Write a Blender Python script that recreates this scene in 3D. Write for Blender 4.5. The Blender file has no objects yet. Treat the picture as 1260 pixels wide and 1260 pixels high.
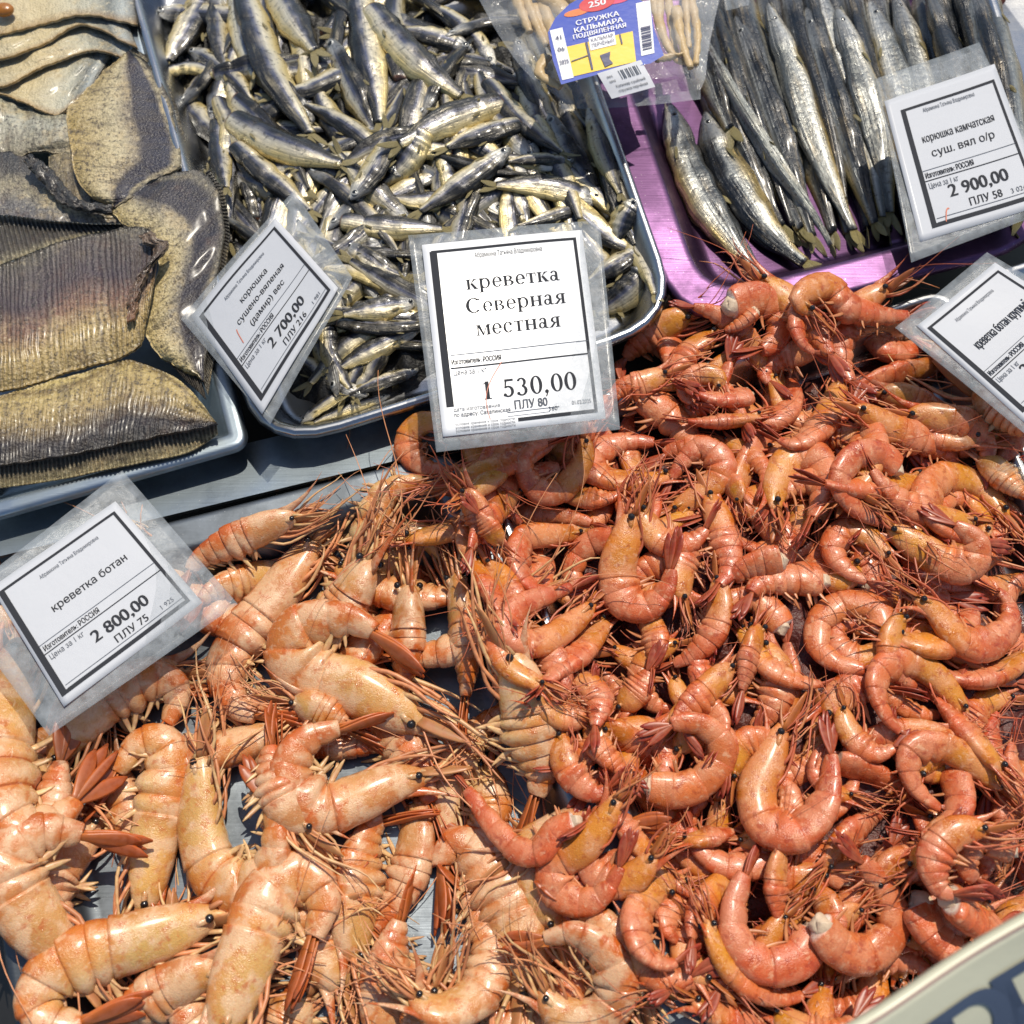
import bpy, math, random
import numpy as np
from mathutils import Vector
from mathutils.geometry import tessellate_polygon

# ------------------------------------------------------------------ scene, camera, light
SC = bpy.context.scene
COL = SC.collection
random.seed(7)
RS = np.random.RandomState(11)
PITCH = math.radians(65.0)
CAM_DIST = 0.65
FPX = 1260.0
cam_d = bpy.data.cameras.new('camera')
cam_d.sensor_width = 36.0
cam_d.lens = 36.0
cam_d.clip_start = 0.01
cam_d.clip_end = 50.0
cam = bpy.data.objects.new('camera', cam_d)
COL.objects.link(cam)
CAM = np.array([0.0, -CAM_DIST * math.cos(PITCH), CAM_DIST * math.sin(PITCH)])
cam.location = CAM
cam.rotation_euler = (math.pi / 2 - PITCH, 0, 0)
cam_d.dof.use_dof = True
cam_d.dof.focus_distance = 0.61
cam_d.dof.aperture_fstop = 9.0
SC.camera = cam

SUN_EL, SUN_AZ = math.radians(62), math.radians(22)      # from behind the display, a little to the right
SUN_DIR = np.array([math.sin(SUN_AZ) * math.cos(SUN_EL), math.cos(SUN_AZ) * math.cos(SUN_EL), math.sin(SUN_EL)])
world = bpy.data.worlds.new('World')
SC.world = world
world.use_nodes = True
wn = world.node_tree.nodes
sky = wn.new('ShaderNodeTexSky')
sky.sky_type = 'NISHITA'
sky.sun_disc = False
sky.sun_elevation = SUN_EL
sky.sun_rotation = SUN_AZ
world.node_tree.links.new(sky.outputs[0], wn['Background'].inputs['Color'])
wn['Background'].inputs['Strength'].default_value = 0.11
sun_d = bpy.data.lights.new('sun', 'SUN')
sun_d.energy = 3.9
sun_d.angle = math.radians(0.5)
sun_d.color = (1.0, 0.92, 0.79)
sun = bpy.data.objects.new('sun', sun_d)
COL.objects.link(sun)
sun.rotation_euler = Vector(SUN_DIR).to_track_quat('Z', 'Y').to_euler()
SC.view_settings.view_transform = 'Standard'
SC.view_settings.look = 'None'
SC.view_settings.gamma = 1.0
SC.view_settings.use_curve_mapping = False
SC.view_settings.exposure = 0.04

# ------------------------------------------------------------------ pixel of the photograph -> point of the stall
CP, SP = math.cos(math.pi / 2 - PITCH), math.sin(math.pi / 2 - PITCH)
def ray(px, py):
    x = (np.asarray(px, float) - 630) / FPX
    y = -(np.asarray(py, float) - 630) / FPX
    z = -np.ones_like(x)
    return np.stack([x, y * CP - z * SP, y * SP + z * CP], -1)
def P(px, py, z=0.0):
    d = ray(px, py)
    t = (np.asarray(z, float) - CAM[2]) / d[..., 2]
    return CAM + d * t[..., None]
def on_plane(px, py, a, b, c):           # z = a + b x + c y
    d = ray(px, py)
    t = (a + b * CAM[0] + c * CAM[1] - CAM[2]) / (d[..., 2] - b * d[..., 0] - c * d[..., 1])
    return CAM + d * t[..., None]

# ------------------------------------------------------------------ height of what is already lying there
GX0, GY0, GC, GNX, GNY = -0.56, -0.50, 0.002, 560, 620
H = np.full((GNY, GNX), -0.012)
gx = GX0 + (np.arange(GNX) + .5) * GC
gy = GY0 + (np.arange(GNY) + .5) * GC
GXX, GYY = np.meshgrid(gx, gy)
def hs(x, y):
    i = np.clip(((x - GX0) / GC).astype(int), 0, GNX - 1)
    j = np.clip(((y - GY0) / GC).astype(int), 0, GNY - 1)
    return H[j, i]
def stamp(c, r):
    for (x, y, z), q in zip(c, r):
        i0, i1 = int((x - q - GX0) / GC), int((x + q - GX0) / GC) + 2
        j0, j1 = int((y - q - GY0) / GC), int((y + q - GY0) / GC) + 2
        if i1 < 1 or j1 < 1 or i0 >= GNX or j0 >= GNY: continue
        i0, j0 = max(i0, 0), max(j0, 0)
        d2 = (GXX[j0:j1, i0:i1] - x) ** 2 + (GYY[j0:j1, i0:i1] - y) ** 2
        h = np.where(d2 < q * q, z + np.sqrt(np.maximum(q * q - d2, 0)) * .9, -9)
        H[j0:j1, i0:i1] = np.maximum(H[j0:j1, i0:i1], h)
def poly_dist(poly, X, Y):               # distance inside a polygon, negative outside
    poly = np.asarray(poly)[:, :2]
    d = np.full(X.shape, 1e9); ins = np.zeros(X.shape, bool)
    for (x0, y0), (x1, y1) in zip(poly, np.roll(poly, -1, 0)):
        ex, ey = x1 - x0, y1 - y0
        t = np.clip(((X - x0) * ex + (Y - y0) * ey) / (ex * ex + ey * ey + 1e-12), 0, 1)
        d = np.minimum(d, np.hypot(X - x0 - t * ex, Y - y0 - t * ey))
        c = (y0 > Y) != (y1 > Y)
        ins ^= c & (X < (x1 - x0) * (Y - y0) / (y1 - y0 + 1e-12) + x0)
    return np.where(ins, d, -d)

# ------------------------------------------------------------------ meshes
def mesh_obj(name, V, F, mat, parent=None, col=None, uvw=None, smooth=True, base=None):
    V = np.asarray(V, np.float32)
    if base is None:
        base = np.array(parent['_base']) if parent is not None and '_base' in parent else np.zeros(3)
    V = V - np.asarray(base, np.float32)
    me = bpy.data.meshes.new(name)
    if isinstance(F, np.ndarray):
        n, k = F.shape
        me.vertices.add(len(V)); me.vertices.foreach_set('co', V.ravel())
        me.loops.add(n * k); me.loops.foreach_set('vertex_index', F.astype(np.int32).ravel())
        me.polygons.add(n)
        me.polygons.foreach_set('loop_start', np.arange(n, dtype=np.int32) * k)
        me.update(calc_edges=True)
    else:
        me.from_pydata([tuple(map(float, v)) for v in V], [], F)
    if smooth:
        me.polygons.foreach_set('use_smooth', np.ones(len(me.polygons), bool))
    if col is not None:
        a = me.attributes.new('Col', 'FLOAT_COLOR', 'POINT')
        c = np.ones((len(V), 4), np.float32); c[:, :3] = col
        a.data.foreach_set('color', c.ravel())
    if uvw is not None:
        a = me.attributes.new('uvw', 'FLOAT_VECTOR', 'POINT')
        a.data.foreach_set('vector', np.ascontiguousarray(uvw, np.float32).ravel())
    if mat is not None: me.materials.append(mat)
    me.update()
    o = bpy.data.objects.new(name, me)
    COL.objects.link(o)
    if parent is not None:
        o.parent = parent
        if '_base' in parent: o['_base'] = list(parent['_base'])
    else: o.location = base
    return o
def thing(name, base, label, cat, group=None, kind=None):
    o = bpy.data.objects.new(name, None)
    COL.objects.link(o)
    o.location = base
    o['_base'] = [float(q) for q in base]
    tag(o, label, cat, group, kind)
    return o
def tag(o, label=None, cat=None, group=None, kind=None):
    if label: o['label'] = label
    if cat: o['category'] = cat
    if group: o['group'] = group
    if kind: o['kind'] = kind
    return o
def unit(v):
    return v / (np.linalg.norm(v, axis=-1, keepdims=True) + 1e-12)
class MB:                                  # gathers several shapes into one part
    def __init__(s): s.v, s.f, s.c, s.u, s.n = [], [], [], [], 0
    def add(s, V, F, col=None, uvw=None):
        s.v.append(V); s.f.append(F + s.n); s.n += len(V)
        c = np.ones((len(V), 3)) * (np.array(col) if col is not None else 1.0)
        s.c.append(c); s.u.append(uvw if uvw is not None else np.zeros((len(V), 3)))
        return s
    def build(s, name, mat, parent=None, **k):
        return mesh_obj(name, np.concatenate(s.v), np.concatenate(s.f), mat, parent, np.concatenate(s.c), np.concatenate(s.u), **k)
def grid_faces(n, m, wrap=True):
    i = np.arange(n - 1)[:, None]; j = np.arange(m if wrap else m - 1)[None, :]
    j2 = (j + 1) % m
    return np.stack([i * m + j, i * m + j2, (i + 1) * m + j2, (i + 1) * m + j], -1).reshape(-1, 4)
def tube(C, ra, rb=None, A=None, m=6):
    """a tapered tube along C; ra across A, rb across the other way; closed to a point at both ends"""
    C = np.asarray(C, float); n = len(C)
    T = unit(np.gradient(C, axis=0))
    if A is None:
        A = np.array([0.3, 0.2, 0.93])
    A = np.broadcast_to(np.asarray(A, float), C.shape)
    A = unit(A - T * (A * T).sum(1, keepdims=True)); B = np.cross(T, A)
    ra = np.broadcast_to(np.asarray(ra, float), (n,)); rb = ra if rb is None else np.broadcast_to(np.asarray(rb, float), (n,))
    a = np.arange(m) / m * 2 * np.pi
    V = C[:, None] + np.cos(a)[None, :, None] * ra[:, None, None] * A[:, None] + np.sin(a)[None, :, None] * rb[:, None, None] * B[:, None]
    V = np.concatenate([np.repeat(C[:1], m, 0)[None], V, np.repeat(C[-1:], m, 0)[None]])
    return V.reshape(-1, 3), grid_faces(n + 2, m)
def smooth_line(p, n):
    p = np.asarray(p, float)
    if len(p) == 2: p = np.array([p[0], p.mean(0), p[1]])
    q = np.concatenate([[2 * p[0] - p[1]], p, [2 * p[-1] - p[-2]]])
    out = []
    for i in range(1, len(q) - 2):
        t = np.linspace(0, 1, 16, endpoint=False)[:, None]
        a, b, c, d = q[i - 1], q[i], q[i + 1], q[i + 2]
        out.append(.5 * (2 * b + (c - a) * t + (2 * a - 5 * b + 4 * c - d) * t * t + (3 * b - a - 3 * c + d) * t ** 3))
    out = np.concatenate(out + [p[-1:]])
    L = np.concatenate([[0], np.cumsum(np.linalg.norm(np.diff(out, axis=0), axis=1))])
    w = np.linspace(0, L[-1], n)
    return np.stack([np.interp(w, L, out[:, k]) for k in range(out.shape[1])], 1)
def ball(c, r, m=10, n=7, sq=(1, 1, 1)):
    th = np.linspace(0, np.pi, n)[:, None]; ph = (np.arange(m) / m * 2 * np.pi)[None, :]
    V = np.stack([np.sin(th) * np.cos(ph), np.sin(th) * np.sin(ph), np.cos(th) * np.ones_like(ph)], -1) * r * np.array(sq)
    return V.reshape(-1, 3) + np.asarray(c), grid_faces(n, m)
def noise2(sd, n, m, k=4):                   # smooth random values on an n x m sheet
    r = np.random.RandomState(sd % 100000)
    out = np.zeros((n, m))
    u = np.linspace(0, 1, n)[:, None]; v = np.linspace(0, 1, m)[None, :]
    for i in range(k):
        f, g, p, q = r.uniform(1, 7), r.randint(0, 4), r.uniform(0, 6.3), r.uniform(0, 6.3)
        out += np.sin(2 * np.pi * f * u + p + np.sin(2 * np.pi * g * v + q)) / k
    return out

# ------------------------------------------------------------------ materials
class NT:
    def __init__(s, name):
        s.m = bpy.data.materials.new(name); s.m.use_nodes = True
        s.t = s.m.node_tree; s.n = s.t.nodes; s.b = s.n['Principled BSDF']; s.out = s.n['Material Output']
    def node(s, ty, **k):
        x = s.n.new(ty)
        for a, b in k.items(): setattr(x, a, b)
        return x
    def link(s, a, b): s.t.links.new(a, b)
    def set(s, **k):
        for a, v in k.items():
            i = s.b.inputs[a.replace('_', ' ')]
            if hasattr(v, 'is_linked'): s.link(v, i)
            else: i.default_value = v if not isinstance(v, tuple) else tuple(v) + (1,) * (4 - len(v)) if i.type == 'RGBA' else v
    def attr(s, n):
        x = s.node('ShaderNodeAttribute'); x.attribute_name = n; return x
    def coords(s, scale, kind='Object', attr=None):
        mp = s.node('ShaderNodeMapping'); mp.inputs['Scale'].default_value = scale
        if attr: s.link(s.attr(attr).outputs['Vector'], mp.inputs[0])
        else: s.link(s.node('ShaderNodeTexCoord').outputs[kind], mp.inputs[0])
        return mp.outputs[0]
    def noise(s, vec, scale, detail=4, rough=.55, w=None):
        x = s.node('ShaderNodeTexNoise'); x.inputs['Scale'].default_value = scale
        x.inputs['Detail'].default_value = detail; x.inputs['Roughness'].default_value = rough
        if w is not None: x.noise_dimensions = '4D'; s.link(w, x.inputs['W'])
        s.link(vec, x.inputs['Vector']); return x.outputs['Fac']
    def vor(s, vec, scale, feature='F1', out='Distance'):
        x = s.node('ShaderNodeTexVoronoi'); x.feature = feature; x.inputs['Scale'].default_value = scale
        s.link(vec, x.inputs['Vector']); return x.outputs[out]
    def ramp(s, fac, *st):
        x = s.node('ShaderNodeValToRGB'); e = x.color_ramp.elements
        while len(e) < len(st): e.new(.5)
        for q, (p, c) in zip(e, st):
            q.position = p; q.color = (tuple(c) if hasattr(c, '__len__') else (c, c, c)) + (1,)
        s.link(fac, x.inputs[0]); return x.outputs[0]
    def mix(s, fac, a, b, mode='MIX'):
        x = s.node('ShaderNodeMix', data_type='RGBA', blend_type=mode)
        for v, i in ((fac, 0), (a, 6), (b, 7)):
            if hasattr(v, 'is_linked'): s.link(v, x.inputs[i])
            else: x.inputs[i].default_value = v if i == 0 else tuple(v) + (1,)
        return x.outputs[2]
    def math(s, op, a, b=0.0):
        x = s.node('ShaderNodeMath', operation=op)
        for v, i in ((a, 0), (b, 1)):
            if hasattr(v, 'is_linked'): s.link(v, x.inputs[i])
            else: x.inputs[i].default_value = v
        return x.outputs[0]
    def rnd(s): return s.node('ShaderNodeObjectInfo').outputs['Random']
    def bump(s, h, strength, dist=.001):
        x = s.node('ShaderNodeBump'); x.inputs['Strength'].default_value = strength; x.inputs['Distance'].default_value = dist
        s.link(h, x.inputs['Height']); s.link(x.outputs[0], s.b.inputs['Normal'])

def mat_shrimp(name, blotch, blotch_amt, dark, vein, rough=.3, sss=.12, coat=.16, bump=1.0):
    t = NT(name); c = t.attr('Col').outputs['Color']; co = t.coords((1, 1, 1))
    w = t.math('MULTIPLY', t.rnd(), 37.0)
    warp = t.node('ShaderNodeVectorMath', operation='ADD'); t.link(co, warp.inputs[0])
    wn_ = t.node('ShaderNodeTexNoise'); wn_.inputs['Scale'].default_value = 160; t.link(co, wn_.inputs['Vector'])
    sc_ = t.node('ShaderNodeVectorMath', operation='SCALE'); sc_.inputs['Scale'].default_value = .006; t.link(wn_.outputs['Color'], sc_.inputs[0]); t.link(sc_.outputs[0], warp.inputs[1])
    big = t.noise(warp.outputs[0], 80, 2, .5, w)
    c = t.mix(t.ramp(big, (.45, 0.0), (.57, blotch_amt)), c, blotch)
    mid = t.noise(warp.outputs[0], 210, 4, .6, w)
    c = t.mix(t.ramp(mid, (.33, .6), (.47, 0.0)), c, dark)
    hi = t.noise(warp.outputs[0], 300, 3, .6)
    c = t.mix(t.ramp(hi, (.56, 0.0), (.70, .55)), c, vein)
    cr = t.vor(warp.outputs[0], 130, 'DISTANCE_TO_EDGE')
    c = t.mix(t.ramp(cr, (.0, .08), (.05, 0.0)), c, dark)
    fine = t.noise(co, 1000, 3, .6)
    c = t.mix(t.ramp(fine, (.3, .18), (.52, 0.0)), c, dark)
    t.set(Base_Color=c, Specular_IOR_Level=.45, Roughness=t.ramp(mid, (.3, rough - .1), (.7, rough + .18)),
          Subsurface_Weight=sss, Subsurface_Radius=(.0035, .0012, .0006), Subsurface_Scale=1.0, Coat_Weight=coat, Coat_Roughness=.2)
    hh = t.mix(.45, t.noise(co, 330, 5, .68, w), t.noise(co, 1300, 2))
    t.bump(hh, bump, .0016)
    return t.m
M = {}
M['shrimp'] = mat_shrimp('pink_shell', (.74, .34, .18), .42, (.30, .020, .006), (.80, .48, .28), .25, .12, .28, .45)
M['botan'] = mat_shrimp('pale_shell', (.76, .50, .29), .75, (.48, .085, .010), (.80, .56, .35), .2, .13, .45, .5)
def mat_limb(name):
    t = NT(name); c = t.attr('Col').outputs['Color']
    n = t.noise(t.coords((1, 1, 1)), 260, 3)
    c = t.mix(t.ramp(n, (.4, .45), (.6, 0.0)), c, (.42, .13, .06))
    t.set(Base_Color=c, Roughness=.38, Specular_IOR_Level=.5, Subsurface_Weight=.1, Subsurface_Radius=(.002, .001, .0005), Subsurface_Scale=1.0)
    return t.m
M['limb'] = mat_limb('shell_limb')
def plain(name, col, rough=.5, metal=0.0, spec=.5, bump=0, scale=300):
    t = NT(name)
    n = t.noise(t.coords((1, 1, 1)), scale, 4)
    t.set(Base_Color=t.mix(t.ramp(n, (.3, .35), (.65, 0.0)), col, tuple(q * .62 for q in col)), Roughness=rough, Metallic=metal, Specular_IOR_Level=spec)
    if bump: t.bump(n, bump, .001)
    return t.m
M['eye'] = plain('black_eye', (.014, .011, .010), .2, 0, .6)
M['meat'] = plain('white_meat', (.68, .52, .36), .45, 0, .4, .5, 500)
def mat_fish(name, wrinkle, metal, scales=0, rough=.3, spot=(.40, .30, .12)):
    t = NT(name); c = t.attr('Col').outputs['Color']
    obj = t.coords((1, 1, 1)); mot = t.noise(obj, 260, 4, .6)
    lo = t.noise(t.coords((4, 5, 1), attr='uvw'), 1.6, 5, .65)
    c = t.mix(t.ramp(lo, (.52, 0.0), (.72, .4)), c, spot)
    streak = t.noise(t.coords((2.0, 15, 1), attr='uvw'), 1.0, 4, .6)
    c = t.mix(t.ramp(streak, (.30, .55), (.44, 0.0)), c, (.05, .045, .04))
    c = t.mix(t.ramp(mot, (.30, .55), (.46, 0.0)), c, (.05, .04, .025))
    h = t.mix(.35, streak, mot)
    if scales:
        v = t.vor(t.coords((scales, 17, 1), attr='uvw'), 1.0)
        c = t.mix(t.ramp(v, (.3, 0.0), (.8, .14)), c, (.02, .024, .03))
        h = t.mix(.07, h, t.ramp(v, (0.0, 1.0), (.8, 0.0)))
    t.set(Base_Color=c, Metallic=metal, Specular_IOR_Level=.7, Roughness=t.ramp(mot, (.3, rough - .08), (.7, rough + .2)), Coat_Weight=.35, Coat_Roughness=.15)
    t.bump(h, wrinkle, .0018)
    return t.m
M['smelt'] = mat_fish('dried_smelt_skin', .7, .4, 0, .28, (.42, .36, .22))
M['big_smelt'] = mat_fish('dried_large_smelt_skin', 1.0, .45, 70, .27, (.30, .21, .08))
def mat_fin():
    t = NT('dry_fin'); c = t.attr('Col').outputs['Color']
    w = t.node('ShaderNodeTexWave'); w.inputs['Scale'].default_value = 1.0; w.inputs['Distortion'].default_value = 1.2
    w.bands_direction = 'Y'
    t.link(t.coords((1.0, 7, 1), attr='uvw'), w.inputs['Vector'])
    c = t.mix(t.ramp(w.outputs['Fac'], (.2, .65), (.7, 0.0)), c, (.05, .04, .025))
    t.set(Base_Color=c, Roughness=.42, Specular_IOR_Level=.5); t.bump(w.outputs['Fac'], .5, .0008)
    return t.m
M['fin'] = mat_fin()
def mat_flounder(name, k=1.0):
    t = NT(name); c = t.attr('Col').outputs['Color']
    obj = t.coords((1, 1, 1))
    a = t.noise(obj, 55, 6, .68); b = t.noise(obj, 360, 5, .72); v = t.vor(obj, 620)
    bw = t.node('ShaderNodeRGBToBW'); t.link(c, bw.inputs[0])
    lm = t.ramp(bw.outputs[0], (.04, .05), (.16, 1.0))
    c = t.mix(t.math('MULTIPLY', t.ramp(a, (.52, 0.0), (.66, .6)), lm), c, (.58, .44, .22))
    c = t.mix(t.ramp(a, (.32, .5 * k), (.44, 0.0)), c, (.10, .05, .03))
    c = t.mix(t.ramp(b, (.38, .8 * k), (.49, 0.0)), c, (.035, .026, .018))
    c = t.mix(t.math('MULTIPLY', t.ramp(b, (.56, 0.0), (.66, .6)), lm), c, (.70, .60, .38))
    c = t.mix(t.ramp(b, (.60, 0.0), (.70, .10)), c, (.60, .55, .42))
    st = t.noise(t.coords((3.0, 34, 1), attr='uvw'), 1.0, 3, .6)
    c = t.mix(t.ramp(st, (.36, .5 * k), (.48, 0.0)), c, (.06, .042, .025))
    t.set(Base_Color=c, Roughness=t.ramp(b, (.35, .26), (.65, .46)), Specular_IOR_Level=.55, Coat_Weight=.3, Coat_Roughness=.22)
    t.bump(t.mix(.4, t.mix(.4, b, v), st), 1.0, .0022)
    return t.m
M['flounder'] = mat_flounder('dried_flounder_skin')
M['fillet'] = mat_flounder('pale_flounder_flesh', .3)
def mat_steel(name, base, rough, dirt=.5):
    t = NT(name); obj = t.coords((1, 1, 1))
    n = t.noise(obj, 22, 5, .65); s = t.noise(t.coords((25, 700, 60)), 1.0, 4, .6); d = t.noise(obj, 500, 3, .7)
    c = t.mix(t.ramp(n, (.4, dirt), (.62, 0.0)), base, tuple(q * .55 for q in base))
    c = t.mix(t.ramp(d, (.66, 0.0), (.74, .5)), c, (.75, .74, .72))
    t.set(Base_Color=c, Metallic=1.0, Roughness=t.ramp(n, (.35, rough + .16), (.65, rough)))
    t.bump(t.mix(.5, s, n), .25, .0008)
    return t.m
M['steel'] = mat_steel('tray_steel', (.46, .47, .48), .2)
M['zinc'] = mat_steel('galvanised_steel', (.40, .47, .52), .36, .7)
M['lilac'] = mat_steel('steel_magenta_reflection_tint', (.145, .075, .16), .34, .9)  # plain steel; its magenta reflection is painted as an even lilac base colour
M['dark_steel'] = mat_steel('worn_dark_steel', (.20, .225, .25), .40, .9)
M['counter'] = plain('dark_counter', (.03, .028, .027), .5)
def mat_film(name, col, cover, rough=.25):
    t = NT(name); n = t.noise(t.coords((1, 1, 1)), 130, 5, .65)
    t.set(Base_Color=col, Roughness=rough, Specular_IOR_Level=.6)
    tr = t.node('ShaderNodeBsdfTransparent'); mx = t.node('ShaderNodeMixShader')
    t.link(t.ramp(n, (.3, max(0, cover - .12)), (.7, cover + .12)), mx.inputs[0])
    t.link(tr.outputs[0], mx.inputs[1]); t.link(t.b.outputs[0], mx.inputs[2]); t.link(mx.outputs[0], t.out.inputs[0])
    w = t.node('ShaderNodeTexWave'); w.inputs['Scale'].default_value = 700; t.link(t.coords((1, 1, 1)), w.inputs['Vector'])
    t.bump(t.mix(.4, n, w.outputs['Fac']), .35, .001)
    return t.m
M['film'] = mat_film('laminate_film', (.56, .60, .62), .25, .16)
def mat_bag():
    t = NT('clear_bag_film'); obj = t.coords((1, 1, 1))
    t.set(Base_Color=(.75, .77, .78), Roughness=.08, Specular_IOR_Level=.8)
    tr = t.node('ShaderNodeBsdfTransparent'); mx = t.node('ShaderNodeMixShader'); lw = t.node('ShaderNodeLayerWeight'); lw.inputs[0].default_value = .35
    t.link(t.ramp(lw.outputs['Facing'], (0.0, .05), (.9, .42)), mx.inputs[0])
    t.link(tr.outputs[0], mx.inputs[1]); t.link(t.b.outputs[0], mx.inputs[2]); t.link(mx.outputs[0], t.out.inputs[0])
    t.bump(t.noise(obj, 55, 4, .6), .8, .006)
    return t.m
M['bag'] = mat_bag()
def mat_flat(name, col, rough=.45, coat=0.0):
    t = NT(name); n = t.noise(t.coords((1, 1, 1)), 35, 4)
    t.set(Base_Color=t.mix(t.ramp(n, (.3, .12), (.7, 0.0)), col, tuple(q * .85 for q in col)), Roughness=rough, Coat_Weight=coat, Coat_Roughness=.16)
    t.bump(n, .15, .004)
    return t.m
M['paper'] = mat_flat('tag_paper_dimmed', (.53, .545, .57), .6, .08)  # same paper as the next, greyed in its colour for tags without glare
M['glare_paper'] = mat_flat('tag_paper_glare', (.80, .81, .82), .5, .10)  # same paper, lighter base colour standing in for the sun glare
M['ink'] = mat_flat('black_print', (.032, .034, .04), .75, 0.0)
M['ink'].node_tree.nodes['Principled BSDF'].inputs['Specular IOR Level'].default_value = .2
M['greyink'] = mat_flat('grey_print', (.11, .12, .14), .75, 0.0)
M['greyink'].node_tree.nodes['Principled BSDF'].inputs['Specular IOR Level'].default_value = .2
M['redink'] = mat_flat('red_pen', (.6, .16, .08), .5)

# ------------------------------------------------------------------ laying things on what is below
UP = np.array([0, 0, 1.0])
def lay(px, wpx, n, sink=.35, tilt=.4, flat=.75, lift=0.0):
    """spine in photo pixels, resting on the height field: world points, radius"""
    q = smooth_line(px, n)
    z = np.full(n, .03); a = .03; b = c = 0.0
    for it in range(4):
        W = on_plane(q[:, 0], q[:, 1], a, b, c)
        R = .5 * wpx * np.linalg.norm(W[n // 2] - CAM) / FPX
        h = hs(W[:, 0], W[:, 1])
        X = np.stack([np.ones(n), W[:, 0] - W[:, 0].mean(), W[:, 1] - W[:, 1].mean()], 1)
        k = np.linalg.solve(X.T @ X + np.diag([0, 3e-3, 3e-3]), X.T @ h)
        k[1:] = np.clip(k[1:], -tilt, tilt)
        res = h - X @ k
        k0 = k[0] + np.percentile(res, 70) + R * (flat - sink) + lift
        b, c = k[1], k[2]
        a = k0 - b * W[:, 0].mean() - c * W[:, 1].mean()
    W = on_plane(q[:, 0], q[:, 1], a, b, c)
    nrm = unit(np.array([-b, -c, 1.0]))
    return W, R, nrm
def curl(W):
    T = np.diff(W[:, :2], axis=0); an = np.unwrap(np.arctan2(T[:, 1], T[:, 0]))
    return an[-1] - an[0]

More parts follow.
